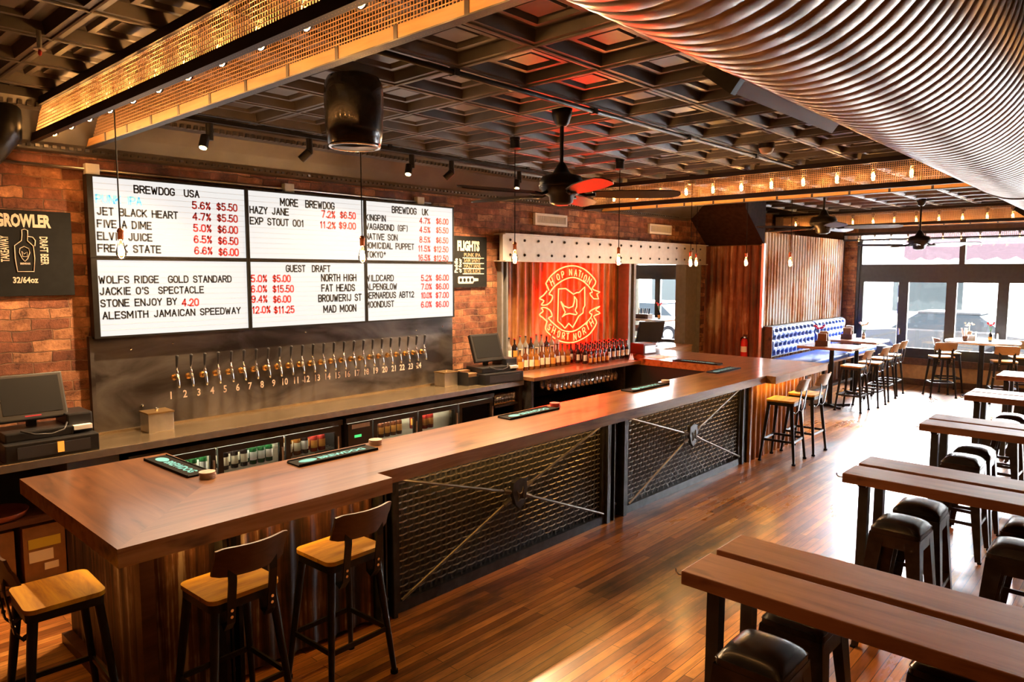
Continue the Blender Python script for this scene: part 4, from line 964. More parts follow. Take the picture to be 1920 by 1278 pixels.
MB().box(-0.07, 0.09, -0.10, 0.0, 0.01, 0.13).box(-0.07, 0.09, 0.03, 0.11, 0.01, 0.155).build('cards', 'kraft_board', t)
o = thing('gift_box', 'orange box tied with a red ribbon beside the cash register', 'box', (0.98, 5.98, 1.0))
MB().box(-0.2, 0.13, -0.14, 0.14, 0, 0.2).build('box', 'kraft_board', o); MB().box(0.0, 0.04, -0.145, 0.145, 0, 0.205).build('ribbon', 'led_ribbon', o)
MB().box(-0.2, 0.135, -0.145, 0.145, 0.0, 0.03).build('base_band', 'cap_blue', o)

# left end under the back counter: shelves, glasses, tray, cartons
sh = thing('under_counter_shelf', 'dark wooden shelf under the steel counter near the cash register', 'shelf', (0.3, 5.80, 0))
MB().box(0, 1.25, 0, 0.45, 0.53, 0.57).build('board', 'dark_wood', sh); MB().box(1.25, 1.6, 0, 0.45, 0.0, 0.92).build('side', 'fridge_grey_blue', sh)
MB().box(0, 1.25, 0.43, 0.45, 0.0, 0.92).build('back', 'shadow_black', sh); MB().box(0, 1.25, 0, 0.45, 0.06, 0.10).build('bottom_board', 'dark_wood', sh)
MB().box(1.28, 1.36, -0.004, 0, 0.30, 0.50).build('notice', 'paper', sh)
for k, (x, lab, yl) in enumerate(((1.08, 'brown carton with two white stickers under the counter', False), (1.39, 'brown carton with a yellow sticker under the counter', True))):
    c = thing('carton', lab, 'carton', (x, 5.86, 0.10)); MB().box(-0.13, 0.13, -0.03, 0.26, 0, 0.40).build('box', 'kraft_board', c)
    if yl: MB().box(-0.10, 0.10, -0.034, -0.03, 0.24, 0.31).build('sticker', 'label_yellow', c)
    MB().box(-0.10, 0.05, -0.034, -0.03, 0.14, 0.22).build('sticker', 'paper', c); MB().box(-0.01, 0.08, -0.034, -0.03, 0.07, 0.12).build('sticker', 'paper', c)
tr_ = thing('serving_tray', 'round red tray on the shelf under the counter', 'tray', (1.15, 5.98, 0.57))
MB().lathe([(0.15, 0), (0.17, 0.01), (0.19, 0.05), (0.185, 0.052), (0.165, 0.015), (0.0, 0.012)], 24).build('dish', 'tray_red', tr_, smooth=True)

# glasses
def tumbler(mb): return mb.lathe([(0.028, 0), (0.032, 0.008), (0.037, 0.12), (0.035, 0.12), (0.030, 0.012), (0.0, 0.011)], 10)
def stemware(mb): return mb.lathe([(0.034, 0), (0.031, 0.004), (0.005, 0.008), (0.004, 0.07), (0.02, 0.08), (0.037, 0.11), (0.038, 0.14), (0.031, 0.18), (0.029, 0.18), (0.035, 0.14), (0.0, 0.085)], 10)
g0 = None
for k in range(8):
    for j in range(2):
        lab = 'upturned glass on the shelf end beside the black cooler'
        if g0 is None: g0 = tag(tumbler(MB()).build('drinking_glass', 'drink_glass', smooth=True), lab, 'glass', 'glasses on the rack beside the cooler')
        if k or j: o = dup(g0)
        else: o = g0
        o.location = (6.0+k*0.048*1.0 - (k//4)*0.02, 5.80+j*0.09, 0.74)
t = thing('glass_rack', 'dark rack of glasses at the end of the steel counter', 'rack', (5.97, 5.76, 0)); MB().box(0, 0.39, 0, 0.4, 0.715, 0.738).box(0, 0.02, 0.3, 0.4, 0, 0.9).box(0.37, 0.388, 0.3, 0.4, 0, 0.9).build('shelf', 'dark_steel', t)
MB().box(0.0, 0.39, 0.02, 0.42, 0.0, 0.60).build('bin', 'black_plastic', t)
w0 = None
for k in range(15):
    for j in range(3):
        if w0 is None: w0 = tag(stemware(MB()).build('wine_glass', 'drink_glass', smooth=True), 'wine glass hanging under the wooden counter', 'glass', 'wine glasses hanging under the wooden counter'); o = w0
        else: o = dup(w0)
        o.location = (6.95+k*0.095, 5.66+j*0.11, 0.992); o.rotation_euler = (PI, 0, 0)
t = thing('glass_hanger', 'row of steel rails holding wine glasses under the wooden counter', 'rack', (6.85, 5.62, 0.982)); mb = MB()
for k in range(16): mb.box(k*0.095+0.03, k*0.095+0.076, 0, 0.36, 0.010, 0.017)
mb.build('rails', 'dark_steel', t)
for k in range(6):
    for j in range(2):
        o = dup(g0); o['label'] = 'small glass on the dim shelf under the cash register'; o['group'] = 'glasses on the dim shelf under the cash register'
        o.location = (0.95+k*0.09, 5.85+j*0.1, 0.572 if k < 0 else 0.572); 
        if abs(o.location.x-1.15) < 0.26 and j == 1: o.location.y = 5.83; o.location.x = 0.40+k*0.085
        elif abs(o.location.x-1.15) < 0.26: o.location.x = 0.42+k*0.085; o.location.y = 5.95

# liquor bottles: two tiers beside the register, then beer bottles in three rows
kinds = [('bottle_clear', 'label_white', 'cap_black', 0.30, 0.040), ('bottle_amber', 'label_cream', 'cap_black', 0.29, 0.042), ('bottle_dark', 'label_orange', 'cap_red', 0.28, 0.040), ('bottle_amber', 'label_orange', 'cap_black', 0.27, 0.048), ('bottle_clear', 'label_cream', 'cap_red', 0.31, 0.038), ('bottle_brown', 'label_cream', 'cap_black', 0.30, 0.039)]
names = ['clear', 'amber cream labelled', 'dark', 'squat amber', 'tall clear', 'brown']
tier = tag(MB().box(6.70, 7.80, 6.16, 6.38, 1.042, 1.16).build('bottle_riser', 'dark_wood'), 'dark wooden riser lifting the back row of liquor bottles', 'shelf')
for r, (y, z, n) in enumerate(((6.27, 1.16, 10), (6.08, 1.042, 10))):
    for k in range(n):
        q = (k*2+r*3) % 6
        x = 6.75+k*0.108
        put_bottle((x, y, z), kinds[q], '%s liquor bottle on the %s behind the cash register' % (names[q], 'raised back row' if r == 0 else 'counter row'), '%s liquor bottles on the %s' % (names[q], 'raised back row' if r == 0 else 'counter row'), 0)
K_BEER = ('bottle_dark', 'label_white', 'cap_red', 0.27, 0.036)
for r in range(3):
    for k in range(10):
        put_bottle((7.92+k*0.115, 5.93+r*0.12, 1.042), K_BEER, ['red capped beer bottle in the row nearest the counter edge', 'red capped beer bottle in the middle row below the neon', 'red capped beer bottle in the row against the corrugated sheet'][r], ['beer bottles nearest the counter edge', 'beer bottles in the middle row', 'beer bottles against the corrugated sheet'][r])
for k in range(5):
    put_bottle((7.90+k*0.1, 5.82, 1.042), ('bottle_brown', 'label_orange', 'cap_red', 0.20, 0.030), 'short brown bottle standing before the beer bottle rows', 'short brown bottles before the beer rows')

t = thing('folded_card', 'small white folded card on the red lit counter', 'card', (8.72, 5.70, 1.042)); MB().prism([(0, 0), (0.09, 0), (0.045, 0.09)], 0, 0.002, 'Y').prism([(0, 0), (0.09, 0), (0.045, 0.09)], 0.03, 0.032, 'Y').build('card', 'paper', t)
t = thing('card_printer', 'dark red printer box with steel front at the counter corner', 'printer', (9.42, 5.9, 1.07), -8); MB().box(-0.18, 0.12, -0.12, 0.14, 0, 0.16, bev=0.01).build('body', 'maroon_plastic', t); MB().box(-0.15, 0.1, -0.125, -0.12, 0.02, 0.13).build('front', 'steel', t)
t = thing('paper_sheet', 'white sheet lying on the bar return by the mat', 'paper', (8.95, 5.30, 1.0705), 0); MB().box(0, 0.42, 0, 0.30, 0, 0.002).build('sheet', 'paper', t)

# ------------------------------------------------------------------ neon sign
ns = thing('neon_sign', 'red neon sign reading HOP NATION SHORT NORTH', 'neon sign', (8.1, 6.345, 1.85))
def smoothed(p, n=3):
    out = []
    for i in range(len(p)-1):
        a = Vector(p[i-1] if i > 0 else p[i]); b = Vector(p[i]); c = Vector(p[i+1]); d = Vector(p[i+2] if i+2 < len(p) else p[i+1])
        for k in range(n):
            t = k/n
            out.append(0.5*((2*b)+(-a+c)*t+(2*a-5*b+4*c-d)*t*t+(-a+3*b-3*c+d)*t**3))
    return out + [Vector(p[-1])]
NM = {'top': ('ribbon_outline', 1), 'topin': ('ribbon_outline', 1), 'le': ('ribbon_outline', 0), 'rt': ('ribbon_outline', 0), 'state': ('state_outline', 0), 'dog': ('dog_emblem', 0), 'bot': ('ribbon_outline', 0), 'botin': ('ribbon_outline', 0)}
NR = 0.0095
for k, pts in NEON.items():
    nm, sm = NM[k]
    p = smoothed(pts, 3) if k in ('top', 'topin', 'bot', 'botin') else [Vector(q) for q in pts]
    MB().tube([(a.x-8.1, -0.03, a.y-1.85) for a in p], NR, 6).build(nm, 'neon_tube', ns, smooth=True)
STROKES = {'H': [[(0,0),(0,1)], [(1,0),(1,1)], [(0,.5),(1,.5)]], 'O': [[(.5,0),(.1,.15),(0,.5),(.1,.85),(.5,1),(.9,.85),(1,.5),(.9,.15),(.5,0)]], 'P': [[(0,0),(0,1),(.7,1),(1,.85),(1,.62),(.7,.45),(0,.45)]],
           'N': [[(0,0),(0,1),(1,0),(1,1)]], 'A': [[(0,0),(.5,1),(1,0)], [(.2,.38),(.8,.38)]], 'T': [[(.5,0),(.5,1)], [(0,1),(1,1)]], 'I': [[(.5,0),(.5,1)]],
           'S': [[(1,.85),(.7,1),(.3,1),(0,.8),(.15,.58),(.85,.42),(1,.2),(.7,0),(.3,0),(0,.15)]], 'R': [[(0,0),(0,1),(.7,1),(1,.85),(1,.62),(.7,.48),(0,.48)], [(.5,.48),(1,0)]]}
for ch, cx, cz, w, h, ang in NLET:
    a = rad(ang*0.9); mb = MB(); w *= 0.62; h *= 0.98
    for st in STROKES[ch]:
        mb.tube([((u-0.5)*w*math.cos(a)-(v-0.5)*h*math.sin(a)+cx-8.1, -0.03, (u-0.5)*w*math.sin(a)+(v-0.5)*h*math.cos(a)+cz-1.85) for u, v in st], NR*0.8, 6)
    mb.build('letter', 'neon_tube', ns, smooth=True)
mb = MB()
for x, z in ((-0.45, 0.3), (0.4, 0.3), (-0.4, -0.3), (0.38, -0.3)): mb.cyl((x, -0.03, z), (x, 0.05, z), 0.006, n=6)
mb.cyl((-0.5, -0.02, -0.1), (0.5, -0.02, -0.1), 0.003, n=4).cyl((-0.5, -0.02, 0.2), (0.5, -0.02, 0.2), 0.003, n=4)
mb.build('standoff', 'dark_steel', ns)

# ------------------------------------------------------------------ wall signs
gs = thing('growler_sign', 'black GROWLER sign on the brick beside the menu boards', 'sign', (1.2, 6.275, 2.12))
MB().box(0, 0.60, 0.0, 0.022, 0, 0.63).build('board', 'sign_black', gs)
def sign_text(t, s, x0, x1, z, h, y=-0.003, mat='sign_ink', bold=0.03, M=None):
    mb = MB(); write(mb, s, x1-x0, h, (M if M is not None else T(x0-t.location.x, y, z-t.location.z) @ RX(90)), bold); mb.build('letters', mat, t)
sign_text(gs, 'GROWLER', 1.312, 1.664, 2.632, 0.085, bold=0.05)
sign_text(gs, '32/64oz', 1.40, 1.56, 2.217, 0.042)
mb = MB(); write(mb, 'TAKEAWAY', 0.19, 0.05, T(1.385-1.2, -0.003, 2.37-2.12) @ RX(90) @ RZ(90), 0.02); mb.build('letters', 'sign_ink', gs)
mb = MB(); write(mb, 'DRAFT BEER', 0.21, 0.05, T(1.585-1.2, -0.003, 2.56-2.12) @ RX(90) @ RZ(-90), 0.02); mb.build('letters', 'sign_ink', gs)
jug = [(1.432, 2.30), (1.422, 2.40), (1.422, 2.489), (1.467, 2.527), (1.473, 2.573), (1.473, 2.605), (1.49, 2.612), (1.51, 2.602), (1.508, 2.57), (1.504, 2.528), (1.54, 2.49), (1.545, 2.40), (1.535, 2.30)]
mb = MB().tube([(x-1.2, -0.004, z-2.12) for x, z in jug], 0.0035, 4, closed=True)
mb.tube([(x-1.2, -0.004, z-2.12) for x, z in ((1.51, 2.56), (1.54, 2.555), (1.556, 2.53), (1.55, 2.49))], 0.0035, 4)
mb.tube([(x-1.2, -0.004, z-2.12) for x, z in ((1.45, 2.44), (1.455, 2.47), (1.482, 2.485), (1.51, 2.47), (1.516, 2.44), (1.50, 2.395), (1.482, 2.375), (1.465, 2.395))], 0.003, 4, closed=True)
mb.tube([(x-1.2, -0.004, z-2.12) for x, z in ((1.465, 2.45), (1.48, 2.43), (1.50, 2.445), (1.498, 2.41), (1.47, 2.41))], 0.0025, 4, closed=True)
mb.build('jug_drawing', 'sign_ink', gs)
sign_text(gs, 'BREWDOG', 1.452, 1.515, 2.352, 0.013)
fs_ = thing('flights_sign', 'black FLIGHTS sign on the brick beyond the menu boards', 'sign', (5.79, 6.275, 2.12))
MB().box(0, 0.56, 0.0, 0.022, 0, 0.61).build('board', 'sign_black', fs_)
sign_text(fs_, 'FLIGHTS', 5.853, 6.222, 2.563, 0.105, bold=0.06)
for z, s in ((2.50, 'PUNK IPA'), (2.435, '5AM SAINT'), (2.37, 'HAZY JANE'), (2.305, 'ELVIS JUICE')): sign_text(fs_, s, 5.96, 6.24, z-0.012, 0.042, mat='sign_ink_dim')
mb = MB()
for z in (2.472, 2.408, 2.345, 2.282): mb.box(5.942-5.79, 6.297-5.79, -0.003, 0, z-2.12-0.005, z-2.12+0.005)
mb.build('rule', 'sign_ink', fs_)
mb = MB(); write(mb, 'Paddle', 0.17, 0.05, T(5.855-5.79, -0.003, 2.295-2.12) @ RX(90) @ RZ(90), 0.03); mb.build('letters', 'sign_ink', fs_)
mb = MB(); write(mb, 'of four', 0.17, 0.045, T(5.918-5.79, -0.003, 2.295-2.12) @ RX(90) @ RZ(90), 0.03); mb.build('letters', 'sign_ink', fs_)
pd = [(0.072, 0.055), (0.085, 0.045), (0.32, 0.045), (0.335, 0.07), (0.41, 0.075), (0.41, 0.105), (0.335, 0.11), (0.32, 0.13), (0.085, 0.13), (0.072, 0.12)]
pdl = MB().prism(pd, -0.003, 0.0, 'Y').build('paddle_drawing', 'sign_ink', fs_)
mb = MB()
for k in range(4): mb.prism([(0.115+k*0.062+0.02*math.cos(2*PI*q/12), 0.088+0.024*math.sin(2*PI*q/12)) for q in range(12)], -0.005, -0.003, 'Y')
mb.build('glass_hole', 'sign_black', pdl)

# ------------------------------------------------------------------ wall fittings
t = thing('conduit_run', 'thin steel conduit with three junction boxes above the menu boards', 'conduit', (1.3, 6.28, 3.085))
MB().cyl((0, 0, 0.01), (4.15, 0, -0.005), 0.012, n=8).build('pipe', 'steel', t, smooth=True)
for x in (0.66, 2.35, 3.97): MB().box(x-0.05, x+0.05, -0.045, 0.018, -0.05, 0.05, bev=0.006).build('junction_box', 'off_white', t)
for x, lab in ((7.25, 'white slotted air vent over the lintel nearer the menus'), (10.07, 'white slotted air vent over the lintel above the pass-through')):
    t = thing('wall_vent', lab, 'vent', (x, 6.28, 2.93), group='air vents over the lintel')
    MB().box(0, 0.68, -0.02, 0.02, 0, 0.03).box(0, 0.68, -0.02, 0.02, 0.125, 0.155).box(0, 0.035, -0.02, 0.02, 0.03, 0.125).box(0.645, 0.68, -0.02, 0.02, 0.03, 0.125).build('frame', 'vent_white', t)
    MB().box(0.035, 0.645, 0.0, 0.015, 0.03, 0.125).build('back', 'vent_slot', t)
    mb = MB()
    for k in range(24): mb.box(0.045+k*0.025, 0.054+k*0.025, -0.012, 0.0, 0.03, 0.125)
    mb.build('louvre', 'vent_white', t)
t = thing('fire_extinguisher', 'red fire extinguisher hung on the rusty wall', 'fire extinguisher', (11.95, 5.47, 0.80))
MB().lathe([(0.055, 0), (0.062, 0.01), (0.062, 0.30), (0.045, 0.345), (0.02, 0.365), (0.018, 0.385)], 16).build('cylinder', 'extinguisher_red', t, auto=50)
MB().box(-0.015, 0.015, -0.05, 0.03, 0.385, 0.40).box(-0.012, 0.012, -0.055, 0.02, 0.41, 0.422).build('lever', 'black_metal', t)
MB().tube([(0, 0.02, 0.38), (0, 0.06, 0.36), (0.0, 0.07, 0.28), (0, 0.07, 0.15)], 0.008, 6).build('hose', 'black_rubber', t, smooth=True)
MB().grid(lambda u, v: (-0.0635*math.cos(rad(-70+140*u)), 0.0635*math.sin(rad(-70+140*u)), 0.12+0.10*v), 8, 1).build('label', 'label_white', t, smooth=True)
MB().box(0.06, 0.09, -0.02, 0.02, 0.1, 0.3).build('bracket', 'black_metal', t)
MB().cyl((0,0,0.36),(0,0,0.39),0.03,n=10).build('gauge', 'chrome', t)
t = thing('black_pipe', 'fat black elbow pipe in the ceiling corner over the sign', 'pipe', (1.33, 6.05, 3.0))
MB().tube([(-0.6, 0.0, 0.08), (-0.25, 0, 0.1), (-0.06, 0, 0.14), (0.02, 0, 0.25), (0.03, 0, 0.52)], 0.11, 14).build('elbow', 'black_metal', t, smooth=True)
t = thing('sprinkler_head', 'small sprinkler head with a red bulb on the ceiling by the lamp trough', 'sprinkler', (1.15, 4.35, 3.40)); MB().cyl((0, 0, 0.03), (0, 0, 0.125), 0.012, n=8).lathe([(0.03, 0.03), (0.03, 0.035), (0.008, 0.04)], 10).build('stem', 'steel', t); MB().lathe([(0.004, 0), (0.009, 0.008), (0.009, 0.022), (0.004, 0.03)], 8).build('bulb', 'plastic_red', t)

# ------------------------------------------------------------------ lamps
def bulb(parent, loc, power, s=1.0):
    b = MB().lathe([(0.012*s, 0.0), (0.013*s, -0.01*s), (0.020*s, -0.035*s), (0.031*s, -0.075*s), (0.032*s, -0.095*s), (0.024*s, -0.118*s), (0.010*s, -0.128*s), (0.0, -0.130*s)], 14).build('bulb', 'bulb_glass', parent, smooth=True, loc=loc)
    MB().lathe([(0.003*s, -0.03*s), (0.012*s, -0.045*s), (0.017*s, -0.07*s), (0.016*s, -0.09*s), (0.009*s, -0.105*s), (0.0, -0.108*s)], 8).build('filament', 'filament', b, smooth=True)
    if power > 0:
        lamp('POINT', 'bulb_light', power, WARM, (0, 0, -0.075*s), b, size=0.028*s)
    return b
def socket(parent, loc, s=1.0, mat='copper_socket'):
    return MB().lathe([(0.006*s, 0.075*s), (0.014*s, 0.07*s), (0.021*s, 0.055*s), (0.021*s, 0.05*s), (0.018*s, 0.045*s), (0.018*s, 0.004*s), (0.016*s, 0.0)], 12).build('socket', mat, parent, auto=40, loc=loc)

def lamp_trough(label, x0, x1, y0, y1, zb, zt, bx, bz, ys, power, cell=0.021, s=1.0, rail=0.055):
    """open trough of wire mesh along Y with a row of hanging bulbs"""
    t = thing('lamp_trough', label, 'light fitting', (0, 0, zb), group='wire mesh lamp troughs under the ceiling')
    h = zt-zb
    for nm, x, m in (('near_mesh', x0, 'trough_wire'), ('far_mesh', x1, 'trough_wire')):
        mb = MB(); r = 0.0017
        n = int((y1-y0)/cell); mz = int(h/cell)
        for k in range(n+1): mb.box(x-r, x+r, y0+k*cell-r, y0+k*cell+r, 0.0, h)
        for k in range(1, mz+1): mb.box(x-r*1.3, x+r*1.3, y0, y1, k*cell-r, k*cell+r)
        mb.build('wire_mesh', m, t)
    MB().box(x0-0.02, x0+0.02, y0, y1, 0.0, rail).build('rail', 'trough_dark_rail', t)  # unlit outer side of the near rail put in as dark colour
    MB().box(x1-0.025, x1+0.015, y0, y1, 0.006, rail+0.006).build('rail', 'lit_gold_rail', t)  # far rail coloured in the gold tone of its bulb-lit side
    MB().box(x1-0.03, x1+0.022, y0, y1, 0.0, 0.006).build('rail', 'dark_steel', t)
    MB().box(x0-0.025, x0+0.02, y0, y1, h-0.05, h).build('rail', 'trough_dark_rail', t); MB().box(x1-0.02, x1+0.025, y0, y1, h-0.05, h).build('rail', 'trough_dark_rail', t)
    MB().box(x0, x1, y1-0.012, y1+0.012, 0, h).build('end_plate', 'trough_dark_rail', t); MB().box(x0, x1, y0-0.012, y0+0.012, 0, h).build('end_plate', 'trough_dark_rail', t)
    mb = MB()
    for k in range(int((y1-y0)/0.42)): mb.box(x1-0.028, x1-0.024, y0+0.2+k*0.42, y0+0.225+k*0.42, 0.006, rail+0.008)
    mb.build('strap', 'trough_dark_rail', t)
    MB().box(bx-0.02, bx+0.02, y0, y1, h-0.02, h).build('wiring_channel', 'trough_dark_rail', t)
    for y in ys:
        sk = MB().lathe([(0.02*s, 0.10*s), (0.035*s, 0.085*s), (0.035*s, 0.04*s), (0.022*s, 0.035*s), (0.020*s, 0.0)], 12).build('socket', 'black_plastic', t, auto=40, loc=(bx, y, bz-zb+0.065*s))
        if bz-zb+0.165*s < h: MB().cyl((0, 0, 0.09*s), (0, 0, h-(bz-zb+0.065*s)), 0.008, n=6).build('stem', 'black_metal', sk)
        bulb(t, (bx, y, bz-zb+0.065*s), power, s)
    return t
lamp_trough('long wire mesh lamp trough nearest the camera running to the brick wall', 1.56, 1.93, 1.35, 6.27, 3.24, 3.51, 1.66, 3.34, [1.55+k*0.375 for k in range(13)], P_BOX)
lamp_trough('middle wire mesh lamp trough behind the ceiling fan over the bar', 8.28, 8.74, 1.32, 6.25, 3.185, 3.51, 8.45, 3.355, [1.72+k*0.375 for k in range(12)], P_BOX)
lamp_trough('far wire mesh lamp trough between the window fans and the street', 14.95, 15.35, 1.32, 6.25, 3.19, 3.51, 15.1, 3.30, [1.75+k*0.375 for k in range(12)], P_BOX*0.8)
lamp_trough('shallow wire mesh lamp trough fixed over the street windows', 16.02, 16.2, -2.5, 5.2, 2.97, 3.13, 16.1, 2.99, [-2.2+k*0.31 for k in range(24)], 0.0, 0.03, 0.75, 0.03)

lamp_trough('added unseen wire mesh lamp trough beyond the duct nearest the camera', 1.56, 1.93, -2.5, 0.2, 3.24, 3.51, 1.66, 3.305, [-2.2+k*0.375 for k in range(6)], P_BOX, 0.06)  # unseen trough added past the duct as fill light for the tables
lamp_trough('added unseen middle wire mesh lamp trough beyond the duct', 8.28, 8.74, -2.5, 0.2, 3.185, 3.51, 8.45, 3.355, [-2.2+k*0.375 for k in range(6)], P_BOX, 0.06)  # second unseen trough, likewise added for fill
cans = []
for x, y, z, lab in ((1.74, 5.08, 2.445, 'hanging filament bulb in front of the BREWDOG USA board'), (3.19, 4.45, 2.43, 'hanging filament bulb in front of the GUEST DRAFT board'), (4.89, 4.47, 2.44, 'hanging filament bulb before the lintel near the FLIGHTS sign'), (6.61, 4.50, 2.44, 'hanging filament bulb beside the neon sign ribbon end'), (8.35, 4.58, 2.44, 'hanging filament bulb before the grey column, the lower of two'), (10.04, 5.41, 2.46, 'hanging filament bulb before the grey column, the farther of two'), (9.93, 4.56, 2.46, 'hanging filament bulb before the dark rusty wall'), (9.85, 3.89, 2.45, 'hanging filament bulb before the pale rusty booth wall')):
    t = thing('pendant_bulb', lab, 'pendant lamp', (x, y, z), group='pendant bulbs over the bar')
    if x > 1.8: MB().cyl((0, 0, 1.09), (0, 0, 1.05), 0.05, n=12).lathe([(0.045, 1.05), (0.045, 0.98), (0.055, 0.975), (0.02, 0.965)], 12).build('canopy', 'black_metal', t, auto=40)
    MB().cyl((0, 0, 0.14), (0, 0, 0.98 if x > 1.8 else 1.046), 0.0045, n=6).build('cord', 'black_rubber', t)
    socket(t, (0, 0, 0.065)); bulb(t, (0, 0, 0.065), P_PEND)

tk = thing('track_rail', 'black spotlight track rail in front of the cornice', 'track', (1.95, 5.62, 3.46)); MB().box(0, 4.8, -0.018, 0.018, 0.0, 0.03).build('rail', 'black_metal', tk)
MB().box(0.3, 0.34, -0.01, 0.01, 0.03, 0.06).box(2.4, 2.44, -0.01, 0.01, 0.03, 0.06).box(4.4, 4.44, -0.01, 0.01, 0.03, 0.06).build('hanger', 'black_metal', tk)
aims = {2.60: (2.4, 6.2, 2.2), 4.62: (4.4, 6.2, 2.2), 6.20: (6.6, 6.3, 1.7)}
for x, lit, lab in ((2.60, 1, 'lit track spotlight over the BREWDOG USA board'), (3.48, 0, 'unlit black track spotlight beside the ceiling speaker'), (4.62, 1, 'lit track spotlight over the MORE BREWDOG board'), (5.15, 0, 'unlit black track spotlight over the BREWDOG UK board'), (6.20, 1, 'lit track spotlight beside the hanging cord')):
    t = thing('track_spotlight', lab, 'spotlight', (x, 5.60, 3.45), group='spotlights on the track')
    MB().cyl((0, 0, 0.0), (0, 0, -0.13), 0.028, n=12).build('stem', 'black_metal', t, auto=40)
    d = (Vector(aims.get(x, (x-0.5, 6.2, 2.6))) - Vector((x, 5.6, 3.30))).normalized()
    if lit: d = Vector((-0.30, -0.20, -0.93)).normalized()      # the lit heads face into the room
    q = d.to_track_quat('Z', 'Y').to_matrix().to_4x4()
    M = T(-0.05, -0.01, -0.15) @ q
    MB().lathe([(0.02, -0.06), (0.034, -0.05), (0.036, 0.05), (0.030, 0.05)], 14, M).build('head', 'black_metal', t, auto=40)
    if lit:
        MB().lathe([(0.029, 0.046), (0.026, 0.056), (0.0, 0.060)], 14, M).build('lens', 'spot_lens', t, smooth=True)
        sp = lamp('SPOT', 'spot_light', P_SPOT*(1.7 if x > 6 else 1.0), (1.0, 0.66, 0.34), Vector((-0.05, -0.01, -0.15)) + d*0.075, t, size=0.03, spot_size=rad(150), spot_blend=0.8)
        sp.rotation_mode = 'QUATERNION'; sp.rotation_quaternion = (-d).to_track_quat('Z', 'Y')

# speaker, fans, detector
t = thing('ceiling_speaker', 'black barrel shaped pendant speaker under the ceiling', 'speaker', (2.73, 3.87, 3.09))
MB().lathe([(0.15, 0.0), (0.165, 0.015), (0.178, 0.10), (0.185, 0.30), (0.18, 0.38), (0.16, 0.42), (0.06, 0.455), (0.03, 0.46)], 32).build('shell', 'speaker_shell', t, smooth=True)
MB().lathe([(0.148, -0.004), (0.13, 0.0), (0.10, 0.008), (0.0, 0.004)], 24).build('grille', 'dark_grey_plastic', t, smooth=True)
MB().lathe([(0.166, 0.002), (0.158, -0.008), (0.146, -0.008), (0.146, 0.004)], 32).build('ring', 'chrome', t, smooth=True)
MB().cyl((0, 0, 0.45), (0, 0, 0.49), 0.012, n=8).cyl((0, 0, 0.46), (0, 0, 0.50), 0.03, n=10).build('hanger', 'black_metal', t)
def fan(label, x, y, zc, r, rz, n=5):
    t = thing('ceiling_fan', label, 'ceiling fan', (x, y, zc), rz, group='black ceiling fans')
    top = 3.55-zc
    MB().lathe([(0.035, top-0.13), (0.055, top-0.11), (0.075, top-0.05), (0.08, top)], 20).build('canopy', 'black_metal', t, smooth=True)
    MB().cyl((0, 0, 0.12), (0, 0, top-0.1), 0.016, n=10).build('down_rod', 'black_metal', t, auto=40)
    MB().lathe([(0.02, 0.20), (0.04, 0.17), (0.06, 0.13), (0.075, 0.11), (0.15, 0.09), (0.17, 0.05), (0.17, 0.0), (0.14, -0.04), (0.10, -0.06), (0.09, -0.11), (0.05, -0.13), (0.0, -0.132)], 28).build('motor', 'black_metal', t, smooth=True)
    MB().lathe([(0.172, 0.03), (0.175, 0.025), (0.175, 0.015), (0.172, 0.01)], 28).build('trim_ring', 'dark_steel', t, smooth=True)
    for k in range(n):
        M = RZ(360/n*k)
        arm = MB().tube([(0.13, 0, -0.03), (0.19, 0, -0.055), (0.26, 0.02, -0.05)], 0.014, 8, M).tube([(0.13, 0, -0.03), (0.19, 0.0, -0.055), (0.26, -0.04, -0.05)], 0.012, 8, M).build('blade_arm', 'black_metal', t, smooth=True)
        pl = [(0.24, -0.055), (0.24, 0.055), (0.45, 0.078), (0.7, 0.08), (r-0.06, 0.07), (r-0.01, 0.04), (r, 0.0), (r-0.01, -0.04), (r-0.06, -0.07), (0.7, -0.08), (0.45, -0.078)]
        MB().prism(pl, -0.004, 0.004, 'Z', M @ T(0, 0, -0.045) @ RX(-15)).build('blade', 'fan_blade', t)
    return t
f1 = fan('black ceiling fan tinged red in front of the neon sign', 4.42, 3.55, 2.95, 0.92, -50)
f2 = fan('black ceiling fan before the pale corrugated booth wall', 10.0, 3.52, 2.95, 0.95, -75)
f3 = fan('black ceiling fan silhouetted against the street windows', 13.6, 3.2, 2.82, 0.95, -30)
t = thing('smoke_detector', 'round smoke detector on the ceiling before the middle trough', 'detector', (6.77, 2.94, 3.43))
MB().lathe([(0.04, 0.0), (0.055, 0.012), (0.07, 0.045), (0.072, 0.05)], 18).build('cover', 'off_white', t, smooth=True); MB().lathe([(0.075, 0.05), (0.075, 0.10)], 18).build('base', 'dark_steel', t)
for k, x in enumerate((3.0,)):
    t = thing('ceiling_pipe', 'thin black conduit running along the ceiling over the bar', 'pipe', (-1, 3.25, 3.49)); MB().cyl((0, 0, 0), (9.2, 0, 0), 0.018, n=8).build('pipe', 'black_metal', t, smooth=True)
    mb = MB()
    for q in range(6): mb.box(1.2+q*1.4, 1.24+q*1.4, -0.025, 0.025, -0.022, 0.03)
    mb.build('clip', 'dark_steel', t)

